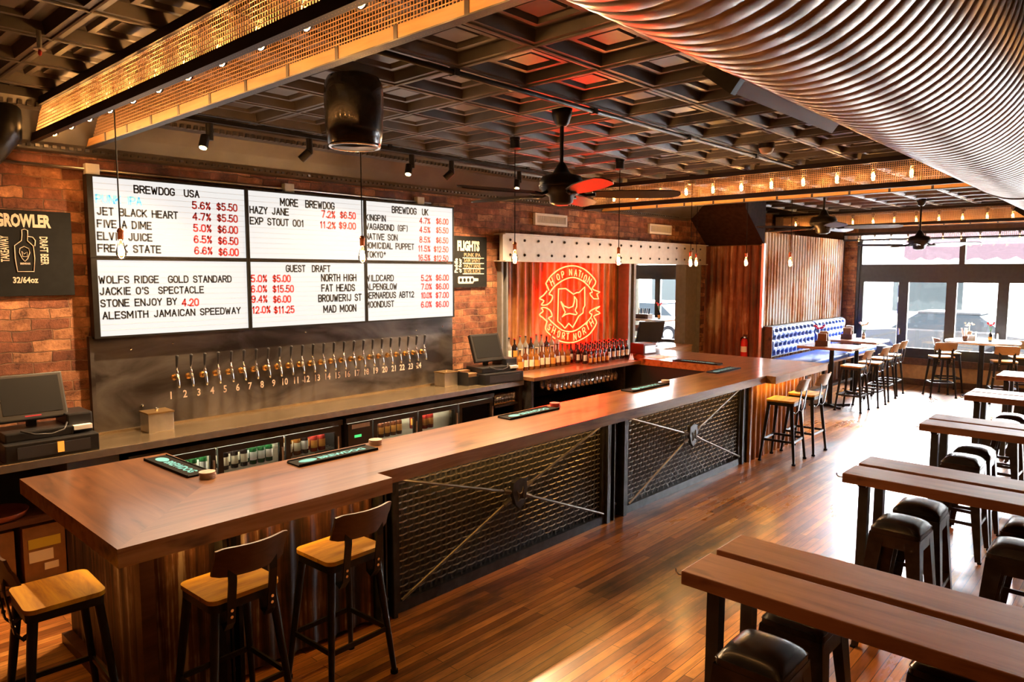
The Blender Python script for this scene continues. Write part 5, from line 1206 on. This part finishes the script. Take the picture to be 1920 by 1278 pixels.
# ------------------------------------------------------------------ spiral duct
DY, DZ, DR = 0.736, 3.144, 0.36
def axis(x): return (DY + 0.004*max(0, x-2), DZ - 0.004*max(0, x-2))
du = thing('spiral_duct', 'huge ribbed metal ventilation duct under the ceiling', 'duct', (0, 0, 0))
def duct_piece(x0, x1, r, pitch, amp, n=72):
    mb = MB(); st = int((x1-x0)/pitch); prof = [(0.0, 0.0), (0.05, 0.40), (0.13, 0.76), (0.28, 0.93), (0.5, 1.0), (0.72, 0.93), (0.87, 0.76), (0.95, 0.40)]
    xs = []
    for k in range(st):
        for u, a in prof: xs.append((x0+(k+u)*pitch, r-amp+amp*a))
    xs.append((x1, r-amp))
    vs = []; fs = []
    for x, rr in xs:
        cy, cz = axis(x)
        vs += [(x, cy+rr*math.cos(2*PI*q/n), cz+rr*math.sin(2*PI*q/n)) for q in range(n)]
    for i in range(len(xs)-1):
        fs += [(i*n+q, i*n+(q+1) % n, (i+1)*n+(q+1) % n, (i+1)*n+q) for q in range(n)]
    return mb.add(vs, fs).build('ribbed_section', 'duct_steel', du, smooth=True)
duct_piece(0.2, 5.6, DR, 0.066, 0.008)
duct_piece(5.6, 11.0, DR*1.0, 0.066, 0.0075)
duct_piece(11.0, 15.95, DR*0.98, 0.07, 0.0075)
for x in (5.6, 8.4, 11.0):
    cy, cz = axis(x); MB().cyl((x-0.025, cy, cz), (x+0.025, cy, cz), DR+0.006, n=48).build('joint_band', 'duct_steel', du, auto=40)
for x in (9.6, 13.0):
    cy, cz = axis(x); MB().cyl((x-0.02, cy, cz), (x+0.02, cy, cz), DR+0.012, n=40).build('hanger_strap', 'duct_band', du, auto=40)
for x0, x1 in ((1.97, 2.76), (7.6, 8.2)):
    cy, cz = axis(x0); a = rad(213)
    M = T(0, cy, cz) @ Matrix.Rotation(a-PI, 4, 'X') @ T(0, DR, 0) @ T(0, 0.0, 0)
    M = Matrix.Translation((0, cy, cz)) @ Matrix.Rotation(rad(-52), 4, 'X') @ Matrix.Translation((0, DR, 0))
    g = MB().box(x0, x1, -0.05, 0.040, -0.035, 0.070, M).build('side_grille', 'grille_beige', du)
    MB().box(x0-0.03, x0, -0.05, 0.044, -0.04, 0.075, M).build('grille_end', 'dark_steel', g)

# ------------------------------------------------------------------ bar runners, coasters
def bar_mat(label, x, y, rz, l=0.62):
    t = thing('bar_mat', label, 'bar mat', (x, y, 1.0705), rz, group='rubber bar mats')
    MB().rbox(-l/2, l/2, -0.075, 0.075, 0, 0.010, 0.006, 2).build('base', 'black_rubber', t)
    MB().box(-l/2+0.005, l/2-0.005, 0.068, 0.074, 0.01, 0.016).box(-l/2+0.005, l/2-0.005, -0.074, -0.068, 0.01, 0.016).build('lip', 'black_rubber', t)
    mb = MB(); write(mb, 'BREWDOG', 0.36, 0.052, T(-0.12, -0.026, 0.0112), 0.04); mb.build('letters', 'mat_blue', t)
    MB().prism([(-0.20+0.065*math.cos(2*PI*k/14), 0.036*math.sin(2*PI*k/14)) for k in range(14)], 0.010, 0.0112).build('logo_oval', 'mat_blue', t)
bar_mat('black rubber bar mat lying across the near end of the bar', 1.83, 4.58, -88)
bar_mat('black rubber bar mat in front of the cooler bottles', 2.66, 4.07, 0)
bar_mat('black rubber bar mat beside the red lit stretch of bar', 4.66, 4.08, 0, 0.66)
bar_mat('black rubber bar mat before the wine glasses', 6.58, 4.10, 0, 0.74)
bar_mat('black rubber bar mat at the inner corner of the return', 8.42, 4.11, 0, 0.66)
bar_mat('black rubber bar mat along the red edge of the return', 8.93, 4.76, 88, 0.70)
for x, y, n, m, lab in ((1.86, 4.20, 5, 'coaster_card', 'stack of round card coasters at the near bar mat'), (3.05, 4.14, 5, 'coaster_card', 'stack of round card coasters at the second bar mat'), (5.06, 4.12, 5, 'coaster_red', 'stack of red round coasters on the red lit bar'), (7.03, 4.13, 4, 'coaster_card', 'stack of round coasters beyond the wine glass mat')):
    for k in range(n):
        o = MB().cyl((0, 0, 0), (0, 0, 0.007), 0.047, n=24).build('coaster', m, auto=40); o.location = (x+random.uniform(-.003, .003), y+random.uniform(-.003, .003), 1.0702+k*0.0074)
        tag(o, 'card coaster in the ' + lab.replace('stack of ', 'stack of '), 'coaster', lab)

# ------------------------------------------------------------------ stools
def stool_with_back(label, x, y, rz, group):
    t = thing('bar_stool', label, 'bar stool', (x, y, 0), rz, group)
    MB().rbox(-0.185, 0.185, -0.165, 0.175, 0.742, 0.764, 0.045, 5).build('seat', 'stool_seat_wood', t, auto=30)
    MB().rbox(-0.180, 0.180, -0.160, 0.170, 0.700, 0.742, 0.045, 5).build('seat_frame', 'black_metal', t, auto=30)
    for sx in (-1, 1):
        for sy in (-1, 1):
            lg = MB().cyl((sx*0.150, 0.005+sy*0.135, 0.715), (sx*0.215, 0.005+sy*0.205, 0.012), 0.023, 0.015, 10).build('leg', 'black_metal', t, auto=40)
            MB().cyl((sx*0.215, 0.005+sy*0.205, 0.0), (sx*0.2145, 0.005+sy*0.2045, 0.02), 0.022, n=10).build('foot', 'black_rubber', lg, auto=40)
    def at(z): u = (0.715-z)/0.703; return 0.150+0.065*u, 0.135+0.07*u
    z = 0.27; ax, ay = at(z)
    for sy in (-1, 1): MB().box(-ax, ax, 0.005+sy*ay-0.006, 0.005+sy*ay+0.006, z-0.014, z+0.014).build('foot_rail', 'black_metal', t)
    for sx in (-1, 1): MB().box(sx*ax-0.006, sx*ax+0.006, 0.005-ay, 0.005+ay, z-0.014, z+0.014).build('foot_rail', 'black_metal', t)
    # curved back plate on two flat posts that hook under the seat
    def plate(u, v, d):
        xx = -0.185+0.37*u; yy = -0.235+0.055*(2*u-1)**2-0.05*(v-0.2)
        return (xx, yy-d, 0.885+0.155*v - 0.012*max(0, abs(2*u-1)-0.8)/0.2*(1 if v > .5 else -1))
    mb = MB(); mb.grid(lambda u, v: plate(u, v, 0), 12, 3); mb.grid(lambda u, v: plate(u, v, 0.014), 12, 3)
    for v in (0, 1): mb.add([plate(i/12, v, d) for i in range(13) for d in (0, 0.014)], [(2*i, 2*i+2, 2*i+3, 2*i+1) for i in range(12)])
    for u in (0, 1): mb.add([plate(u, i/3, d) for i in range(4) for d in (0, 0.014)], [(2*i, 2*i+2, 2*i+3, 2*i+1) for i in range(3)])
    mb.build('backrest', 'stool_back_wood', t, auto=50)
    for sx in (-1, 1):
        pts = [(sx*0.105, -0.222, 0.97), (sx*0.105, -0.225, 0.86), (sx*0.105, -0.208, 0.75), (sx*0.105, -0.195, 0.65), (sx*0.105, -0.165, 0.61), (sx*0.105, -0.13, 0.63), (sx*0.105, -0.125, 0.70)]
        mb = MB(); vs = []; fs = []
        for i, p in enumerate(pts):
            d = Vector(pts[min(i+1, 6)])-Vector(pts[max(i-1, 0)]); nn = Vector((0, -d.z, d.y)).normalized()*0.004
            vs += [(p[0]+a*0.021, p[1]+b*nn.y, p[2]+b*nn.z) for a, b in ((-1, -1), (1, -1), (1, 1), (-1, 1))]
        for i in range(6): fs += [(4*i+q, 4*i+(q+1) % 4, 4*i+4+(q+1) % 4, 4*i+4+q) for q in range(4)]
        fs += [(0, 1, 2, 3), (24, 25, 26, 27)]
        ps = mb.add(vs, fs).build('back_post', 'black_metal', t)
        MB().cyl((sx*0.105, -0.212, 0.715), (sx*0.105, -0.198, 0.715), 0.008, n=8).cyl((sx*0.105, -0.208, 0.682), (sx*0.105, -0.19, 0.682), 0.008, n=8).build('bolt', 'chrome', ps)
    return t
S1 = stool_with_back('bar stool with wooden seat facing the near end of the bar', 0.965, 3.90, -92, 'bar stools at the near bar end')
def more(label, x, y, rz, group, pale=False):
    o = dup(S1, (x, y, 0), rz, label, group)
    if pale:
        for c in o.children:
            if c.name.startswith('backrest'):
                c.data = PALE[0] if PALE else c.data.copy()
                if not PALE: c.data.materials[0] = MATS['stool_back_pale']; PALE.append(c.data)
    return o
PALE = []
more('bar stool with dark back nearest the bar corner, seat lit yellow', 1.585, 3.37, 2, 'bar stools at the near bar end')
more('bar stool with dark back touching the first wire panel', 2.215, 3.355, 2, 'bar stools at the near bar end')
more('bar stool with orange seat by the far return of the bar', 8.66, 3.42, 4, 'bar stools at the far bar return', True)
more('bar stool with pale back behind the orange seated stool', 9.30, 3.40, 0, 'bar stools at the far bar return', True)
more('brown seated stool nearest the bar at the booth table', 12.64, 3.85, 0, 'stools along the booth tables', True)
more('stool with black seat edge second along the booth tables', 13.34, 3.78, 0, 'stools along the booth tables', True)
more('white lit stool third along the booth tables', 14.13, 3.83, 0, 'stools along the booth tables', True)
more('white lit stool last along the booth tables by the window', 14.85, 3.88, 0, 'stools along the booth tables', True)
more('stool turned sideways on the door side of the round table', 15.20, 3.10, 195, 'stools around the round table', True).rotation_euler[2] = rad(-60)
more('stool facing the windows on the near side of the round table', 15.13, 2.12, -70, 'stools around the round table', True)
more('stool behind the round table close to the window sill', 16.0, 3.15, -150, 'stools around the round table', True)
more('stool beyond the pole of the round table by the sill', 16.05, 1.98, 110, 'stools around the round table', True)

def cushion_stool():
    t = thing('cushion_stool', '', 'stool', (0, 0, 0))
    a = 0.148; b = 0.138
    def dome(u, v):
        x, y = 2*u-1, 2*v-1
        h = (1-abs(x)**3.2)**0.5*(1-abs(y)**3.2)**0.5
        return (x*a*0.97, y*b*0.97, 0.765+0.055*h)
    MB().grid(dome, 16, 16).build('cushion', 'black_leather', t, smooth=True)
    MB().rbox(-a, a, -b, b, 0.735, 0.766, 0.03, 4).build('seat_pan', 'stool_gunmetal', t, auto=30)
    mb = MB().box(-a+0.01, a-0.01, -b-0.002, -b+0.006, 0.665, 0.738).box(-a+0.01, a-0.01, b-0.006, b+0.002, 0.665, 0.738).box(-a-0.002, -a+0.006, -b+0.01, b-0.01, 0.665, 0.738).box(a-0.006, a+0.002, -b+0.01, b-0.01, 0.665, 0.738)
    mb.build('apron', 'stool_gunmetal', t)
    for sx in (-1, 1):
        for sy in (-1, 1):
            # folded sheet leg: wide at the top, narrow at the foot, L section
            x0, y0, x1, y1 = sx*a, sy*b, sx*(a+0.055), sy*(b+0.055); wt, wb = 0.085, 0.04
            vs = [(x0, y0, 0.74), (x0-sx*wt, y0, 0.74), (x0, y0-sy*wt, 0.74), (x1, y1, 0.012), (x1-sx*wb, y1, 0.012), (x1, y1-sy*wb, 0.012)]
            i = 0.004
            vs += [(x-sx*i*(1 if k not in (1, 4) else 0)-0, y-sy*i*(1 if k not in (2, 5) else 0), z) for k, (x, y, z) in enumerate(vs)]
            mb = MB().add(vs, [(0, 1, 4, 3), (0, 3, 5, 2), (6, 9, 10, 7), (6, 8, 11, 9), (1, 7, 10, 4), (2, 5, 11, 8), (3, 4, 10, 9), (3, 9, 11, 5)])
            lg = mb.build('leg', 'stool_gunmetal', t)
            MB().box(x1-0.022 if sx > 0 else x1-0.004, x1+0.004 if sx > 0 else x1+0.022, y1-0.022 if sy > 0 else y1-0.004, y1+0.004 if sy > 0 else y1+0.022, 0, 0.014).build('foot', 'black_rubber', lg)
    z = 0.30; u = (0.74-z)/0.728; ax, ay = a+0.055*u-0.01, b+0.055*u-0.01
    for sy in (-1, 1): MB().box(-ax, ax, sy*ay-0.004, sy*ay+0.004, z-0.014, z+0.014).build('foot_rail', 'stool_gunmetal', t)
    for sx in (-1, 1): MB().box(sx*ax-0.004, sx*ax+0.004, -ay, ay, z-0.014, z+0.014).build('foot_rail', 'stool_gunmetal', t)
    return t
C1 = cushion_stool()
TX = [2.63, 4.645, 6.64, 8.56, 10.48]
ORD = ['nearest plank table', 'second plank table', 'third plank table', 'fourth plank table', 'farthest plank table']
first = True
for k, x in enumerate(TX):
    for j, (dx, dy, w) in enumerate(((0.085, 1.125, 'near side by the aisle'), (0.53, 1.125, 'far side by the aisle'), (0.085, 0.53, 'near side further along'), (0.53, 0.53, 'far side further along'))):
        if k == 4 and j > 1: continue
        if k == 3 and j > 1: continue
        lab = 'black cushioned metal stool at the %s, %s' % (ORD[k], w)
        px, py = x+dx+(0.02 if k == 2 else 0), dy+(0.05 if k >= 2 else 0)
        if first: C1.location = (px, py, 0); C1['label'] = lab; C1['group'] = 'black cushioned stools at the plank tables'; first = False
        else: dup(C1, (px, py, 0), random.uniform(-3, 3), lab, 'black cushioned stools at the plank tables')

# ------------------------------------------------------------------ plank tables
def plank_table(label, x, y, l=2.5):
    t = thing('plank_table', label, 'high table', (x, y, 0), group='tall two plank tables')
    for x0, x1 in ((0.0, 0.262), (0.318, 0.572)):
        MB().box(x0, x1, -l, 0, 0.99, 1.05, bev=0.005).build('plank', 'table_wood', t)
    for yy in (-0.10, -l+0.15):
        MB().box(0.06, 0.52, yy-0.025, yy+0.025, 0.965, 0.99).build('cross_bar', 'black_metal', t)
        for xx in (0.125, 0.46):
            MB().box(xx-0.028, xx+0.028, yy-0.028, yy+0.028, 0.012, 0.965).build('leg', 'table_leg_steel', t)
            MB().box(xx-0.04, xx+0.04, yy-0.04, yy+0.04, 0.0, 0.012).build('foot_plate', 'black_metal', t)
        MB().box(0.11, 0.48, yy-0.02, yy+0.02, 0.10, 0.14).build('low_bar', 'black_metal', t)
    MB().tube([(0.035, 0.0, 1.015), (0.035, 0.03, 1.012), (0.035, 0.042, 1.02), (0.035, 0.045, 1.035)], 0.004, 6).build('bag_hook', 'chrome', t, smooth=True)
    return t
t1 = plank_table('nearest tall table of two dark planks with a dark slot between', TX[0], 1.45)
for k in range(1, 5):
    dup(t1, (TX[k], 1.45+(0.0, 0.005, 0.04, 0.07, 0.09)[k], 0), 0, ['', 'second tall two plank table from the camera', 'third tall two plank table from the camera', 'fourth tall two plank table from the camera', 'farthest tall two plank table by the round table'][k])

# ------------------------------------------------------------------ booth
bb = thing('booth_bench', 'long tall bench with blue leather seat and tufted back', 'bench', (12.12, 4.42, 0))
for x0, x1 in ((0.0, 2.05), (2.08, 3.80)):
    MB().box(x0, x1, 0.0, 0.68, 0.72, 0.80, bev=0.025).build('seat_cushion', 'blue_leather', bb, auto=40)
    w = x1-x0; nb = int(round(w/0.19)); cw = w/nb; rows_ = 4; z0, z1 = 0.84, 1.36; ch = (z1-z0)/rows_
    btn = [((i+0.5+(0.5 if r % 2 else 0))*cw, (r+0.5)*ch) for r in range(rows_) for i in range(nb-(1 if r % 2 else 0))]
    def pad(u, v):
        x, z = u*w, v*(z1-z0); d = min(((x-bx)/cw)**2+((z-bz)/ch)**2 for bx, bz in btn)
        e = min(1, min(u, 1-u)*w/0.05, min(v, 1-v)*(z1-z0)/0.05)
        return (x0+x, 0.70-0.075*math.sqrt(max(0, e))*(1-0.8*math.exp(-d/0.07)), z0+z)
    p = MB().grid(pad, nb*7, 32).build('tufted_back', 'blue_leather', bb, smooth=True)
    mb = MB()
    for bx, bz in btn: mb.lathe([(0.014, 0.0), (0.013, 0.006), (0.006, 0.010)], 8, T(x0+bx, 0.683, z0+bz) @ RX(90))
    mb.build('buttons', 'blue_button', p, smooth=True)
    MB().box(x0, x1, 0.70, 0.80, 0.83, 1.37).build('back_board', 'black_metal', bb)
MB().box(-0.02, 0.0, 0.62, 0.80, 0.83, 1.37).build('end_board', 'dark_wood', bb)
MB().box(0.0, 3.8, 0.03, 0.62, 0.68, 0.72).build('seat_board', 'pale_plywood', bb)
for x in (0.06, 1.25, 2.5, 3.7):
    for y in (0.06, 0.60): MB().box(x-0.025, x+0.025, y-0.025, y+0.025, 0, 0.68).build('leg', 'black_metal', bb)
MB().box(0.06, 3.7, 0.045, 0.075, 0.24, 0.28).build('foot_rail', 'black_metal', bb)
def booth_table(label, x, y):
    t = thing('pedestal_table', label, 'table', (x, y, 0), group='pedestal tables at the blue bench')
    MB().box(-0.41, 0.41, -0.45, 0.45, 1.01, 1.05, bev=0.004).build('table_top', 'booth_top', t)
    MB().cyl((0, 0, 0.04), (0, 0, 0.99), 0.038, n=16).build('pole', 'black_metal', t, auto=40)
    MB().box(-0.2, 0.2, -0.03, 0.03, 0.985, 1.01).box(-0.03, 0.03, -0.2, 0.2, 0.985, 1.01).build('spider', 'black_metal', t)
    for a in (45, 135, 225, 315):
        MB().prism([(0.0, -0.03), (0.36, -0.018), (0.36, 0.018), (0.0, 0.03)], 0.0, 0.035, 'Z', RZ(a)).build('base_arm', 'black_metal', t)
booth_table('dark edged pedestal table at the blue bench nearer the bar', 12.80, 4.27)
booth_table('dark edged pedestal table at the blue bench nearer the window', 14.33, 4.33)
rt = thing('round_table', 'pale round pedestal table beside the street windows', 'table', (15.68, 2.55, 0))
MB().lathe([(0.0, 1.01), (0.59, 1.01), (0.60, 1.02), (0.60, 1.04), (0.59, 1.05), (0.0, 1.05)], 40).build('table_top', 'pale_top', rt, auto=40)
MB().cyl((0, 0, 0.03), (0, 0, 1.01), 0.045, n=16).build('pole', 'black_metal', rt, auto=40); MB().lathe([(0.0, 0.0), (0.28, 0.0), (0.28, 0.012), (0.06, 0.035), (0.0, 0.035)], 28).build('base', 'black_metal', rt, auto=40)

def caddy(label, x, y, z, rz=0):
    t = thing('menu_caddy', label, 'caddy', (x, y, z), rz)
    MB().box(-0.12, 0.12, -0.10, -0.09, 0, 0.09).box(-0.12, 0.12, 0.09, 0.10, 0, 0.09).box(-0.12, -0.11, -0.09, 0.09, 0, 0.09).box(0.11, 0.12, -0.09, 0.09, 0, 0.09).box(-0.11, 0.11, -0.09, 0.09, 0, 0.01).build('crate', 'dark_wood', t)
    MB().box(-0.095, -0.02, -0.07, 0.07, 0.01, 0.21).build('menu', 'kraft_board', t); MB().box(0.0, 0.02, -0.085, 0.06, 0.01, 0.23).build('clipboard', 'pale_plywood', t)
    MB().box(0.03, 0.09, -0.06, 0.06, 0.01, 0.245).build('napkins', 'paper', t); MB().box(-0.03, -0.005, -0.08, 0.08, 0.15, 0.215).build('clip', 'off_white', t)
caddy('wooden crate of menus on the nearer blue bench table', 12.72, 4.40, 1.05, 8)
caddy('wooden crate of menus on the blue bench table by the window', 14.42, 4.52, 1.05, 0)
def flowers(label, x, y, z, col, vase='bottle_dark', h=0.22, s=1.0, lab='label_orange'):
    t = thing('flower_bottle', label, 'flower vase', (x, y, z))
    v = bottle(MB(), h, 0.033).build('vase', vase, t, auto=50)
    MB().lathe([(0.0338, h*0.16), (0.0338, h*0.44)], 14).build('label', lab, v, smooth=True)
    for k in range(6):
        a = k*1.05; e = (0.05*s*math.cos(a), 0.05*s*math.sin(a), h+0.07*s+0.02*(k % 3))
        MB().tube([(0, 0, h*0.7), (e[0]*0.4, e[1]*0.4, h+0.02), e], 0.0025, 5).build('stem', 'leaf_green', t)
        mb = MB()
        for q in range(7):
            d = Matrix.Rotation(q*0.9, 4, 'Z') @ RX(35+q*6)
            mb.add([(0, 0, 0), (0.014*s, 0.02*s, 0.008), (0.0, 0.036*s, 0.014), (-0.014*s, 0.02*s, 0.008), (0, 0.02*s, -0.006)], [(0, 1, 4), (1, 2, 4), (2, 3, 4), (3, 0, 4), (0, 1, 2, 3)], T(*e) @ d)
        mb.build('blossom', col, t, smooth=True)
flowers('dark bottle with red flowers on the pale round table', 15.50, 2.40, 1.05, 'flower_red')
flowers('bottle of pink flowers behind the menu crate on the booth table', 13.05, 4.58, 1.05, 'flower_pink', 'bottle_clear', 0.14, 1.5, 'label_white')
flowers('bottle of white flowers beside the crate by the window', 14.60, 4.30, 1.05, 'flower_white', 'bottle_clear', 0.14, 1.4, 'label_white')
t = thing('cutlery_pot', 'small dark pot of white cutlery rolls on the round table', 'pot', (15.42, 2.78, 1.05)); MB().lathe([(0.04, 0), (0.052, 0.09), (0.048, 0.09), (0.038, 0.01), (0.0, 0.01)], 14).build('pot', 'bottle_brown', t, smooth=True)
for k in range(5):
    a = k*1.3; MB().cyl((0.015*math.cos(a), 0.015*math.sin(a), 0.012), (0.05*math.cos(a)-0.02, 0.05*math.sin(a)+0.02, 0.24), 0.012, n=7).build('cutlery_roll', 'paper', t)
t = thing('napkin_holder', 'stack of napkins behind the cutlery pot on the round table', 'napkin holder', (15.62, 2.72, 1.05)); MB().box(-0.06, 0.06, -0.06, 0.06, 0.0, 0.10).build('napkins', 'paper', t); MB().box(-0.07, 0.07, -0.075, -0.065, 0, 0.16).build('holder', 'pale_plywood', t)
t = thing('condiment_pot', 'round tin of pale flowers standing behind the napkins', 'pot', (15.75, 2.78, 1.05)); MB().lathe([(0.04, 0), (0.05, 0.16), (0.046, 0.16), (0.0, 0.15)], 16).build('tin', 'pale_plywood', t, smooth=True)
mb = MB()
for k in range(12):
    a = k*2.4; r_ = 0.012*math.sqrt(k)
    mb.lathe([(0.0, -0.02), (0.022, 0.0), (0.0, 0.02)], 7, T(r_*2*math.cos(a), r_*2*math.sin(a), 0.27+0.02*(k % 3)))
mb.cyl((0, 0, 0.14), (0, 0, 0.26), 0.01, n=6).build('blossom', 'flower_white', t, smooth=True)

# ------------------------------------------------------------------ the room past the pass-through
hs = thing('high_table', 'white topped tall table seen through the pass-through', 'table', (13.6, 8.35, 0))
MB().box(-0.35, 0.35, -0.5, 0.5, 1.26, 1.30).build('table_top', 'pale_top', hs); MB().box(-0.06, 0.06, -0.06, 0.06, 0.0, 1.26).build('pole', 'black_metal', hs); MB().box(-0.3, 0.3, -0.3, 0.3, 0, 0.02).build('base', 'black_metal', hs)
flowers('bottle with red flowers on the table past the pass-through', 13.5, 8.12, 1.30, 'flower_red')
t = thing('cutlery_crate', 'dark crate of cutlery on the table past the pass-through', 'crate', (13.5, 8.5, 1.30)); MB().box(-0.1, 0.1, -0.16, 0.16, 0, 0.10).build('crate', 'dark_wood', t)
for k in range(6): MB().cyl((0, -0.12+k*0.05, 0.1), (0.01, -0.13+k*0.052, 0.22), 0.014, n=6).build('cutlery', 'off_white' if k % 2 else 'bottle_dark', t)
t = thing('till_screen', 'back of a black till screen before the pass-through', 'screen', (10.35, 6.42, 1.07), -25); M = T(0, 0, 0.08) @ RX(18)
MB().box(-0.24, 0.24, -0.02, 0.03, 0.0, 0.36, M, bev=0.01).build('screen', 'black_plastic', t); MB().box(-0.05, 0.05, -0.02, 0.12, 0, 0.16).box(-0.12, 0.12, -0.1, 0.14, 0, 0.02).build('stand', 'black_plastic', t)
cs = thing('side_cabinet', 'wooden cabinet carrying the till by the pass-through', 'cabinet', (10.10, 6.05, 0)); MB().box(0, 1.05, 0, 0.55, 0, 1.05).build('body', 'pale_plywood', cs); MB().box(-0.01, 1.06, -0.01, 0.56, 1.05, 1.07).build('top', 'bar_edge_wood', cs); MB().box(0.05, 0.5, -0.012, 0, 0.1, 0.95).box(0.55, 1.0, -0.012, 0, 0.1, 0.95).build('door', 'pale_plywood', cs)
for k, (x, y, r_) in enumerate(((12.4, 7.75, 40), (13.1, 8.0, 200), (14.6, 9.6, 90))):
    more('bar stool in the room past the pass-through, %s' % ('closest to the opening', 'beside the white topped table', 'close to the far windows')[k], x, y, r_, 'stools in the far room')
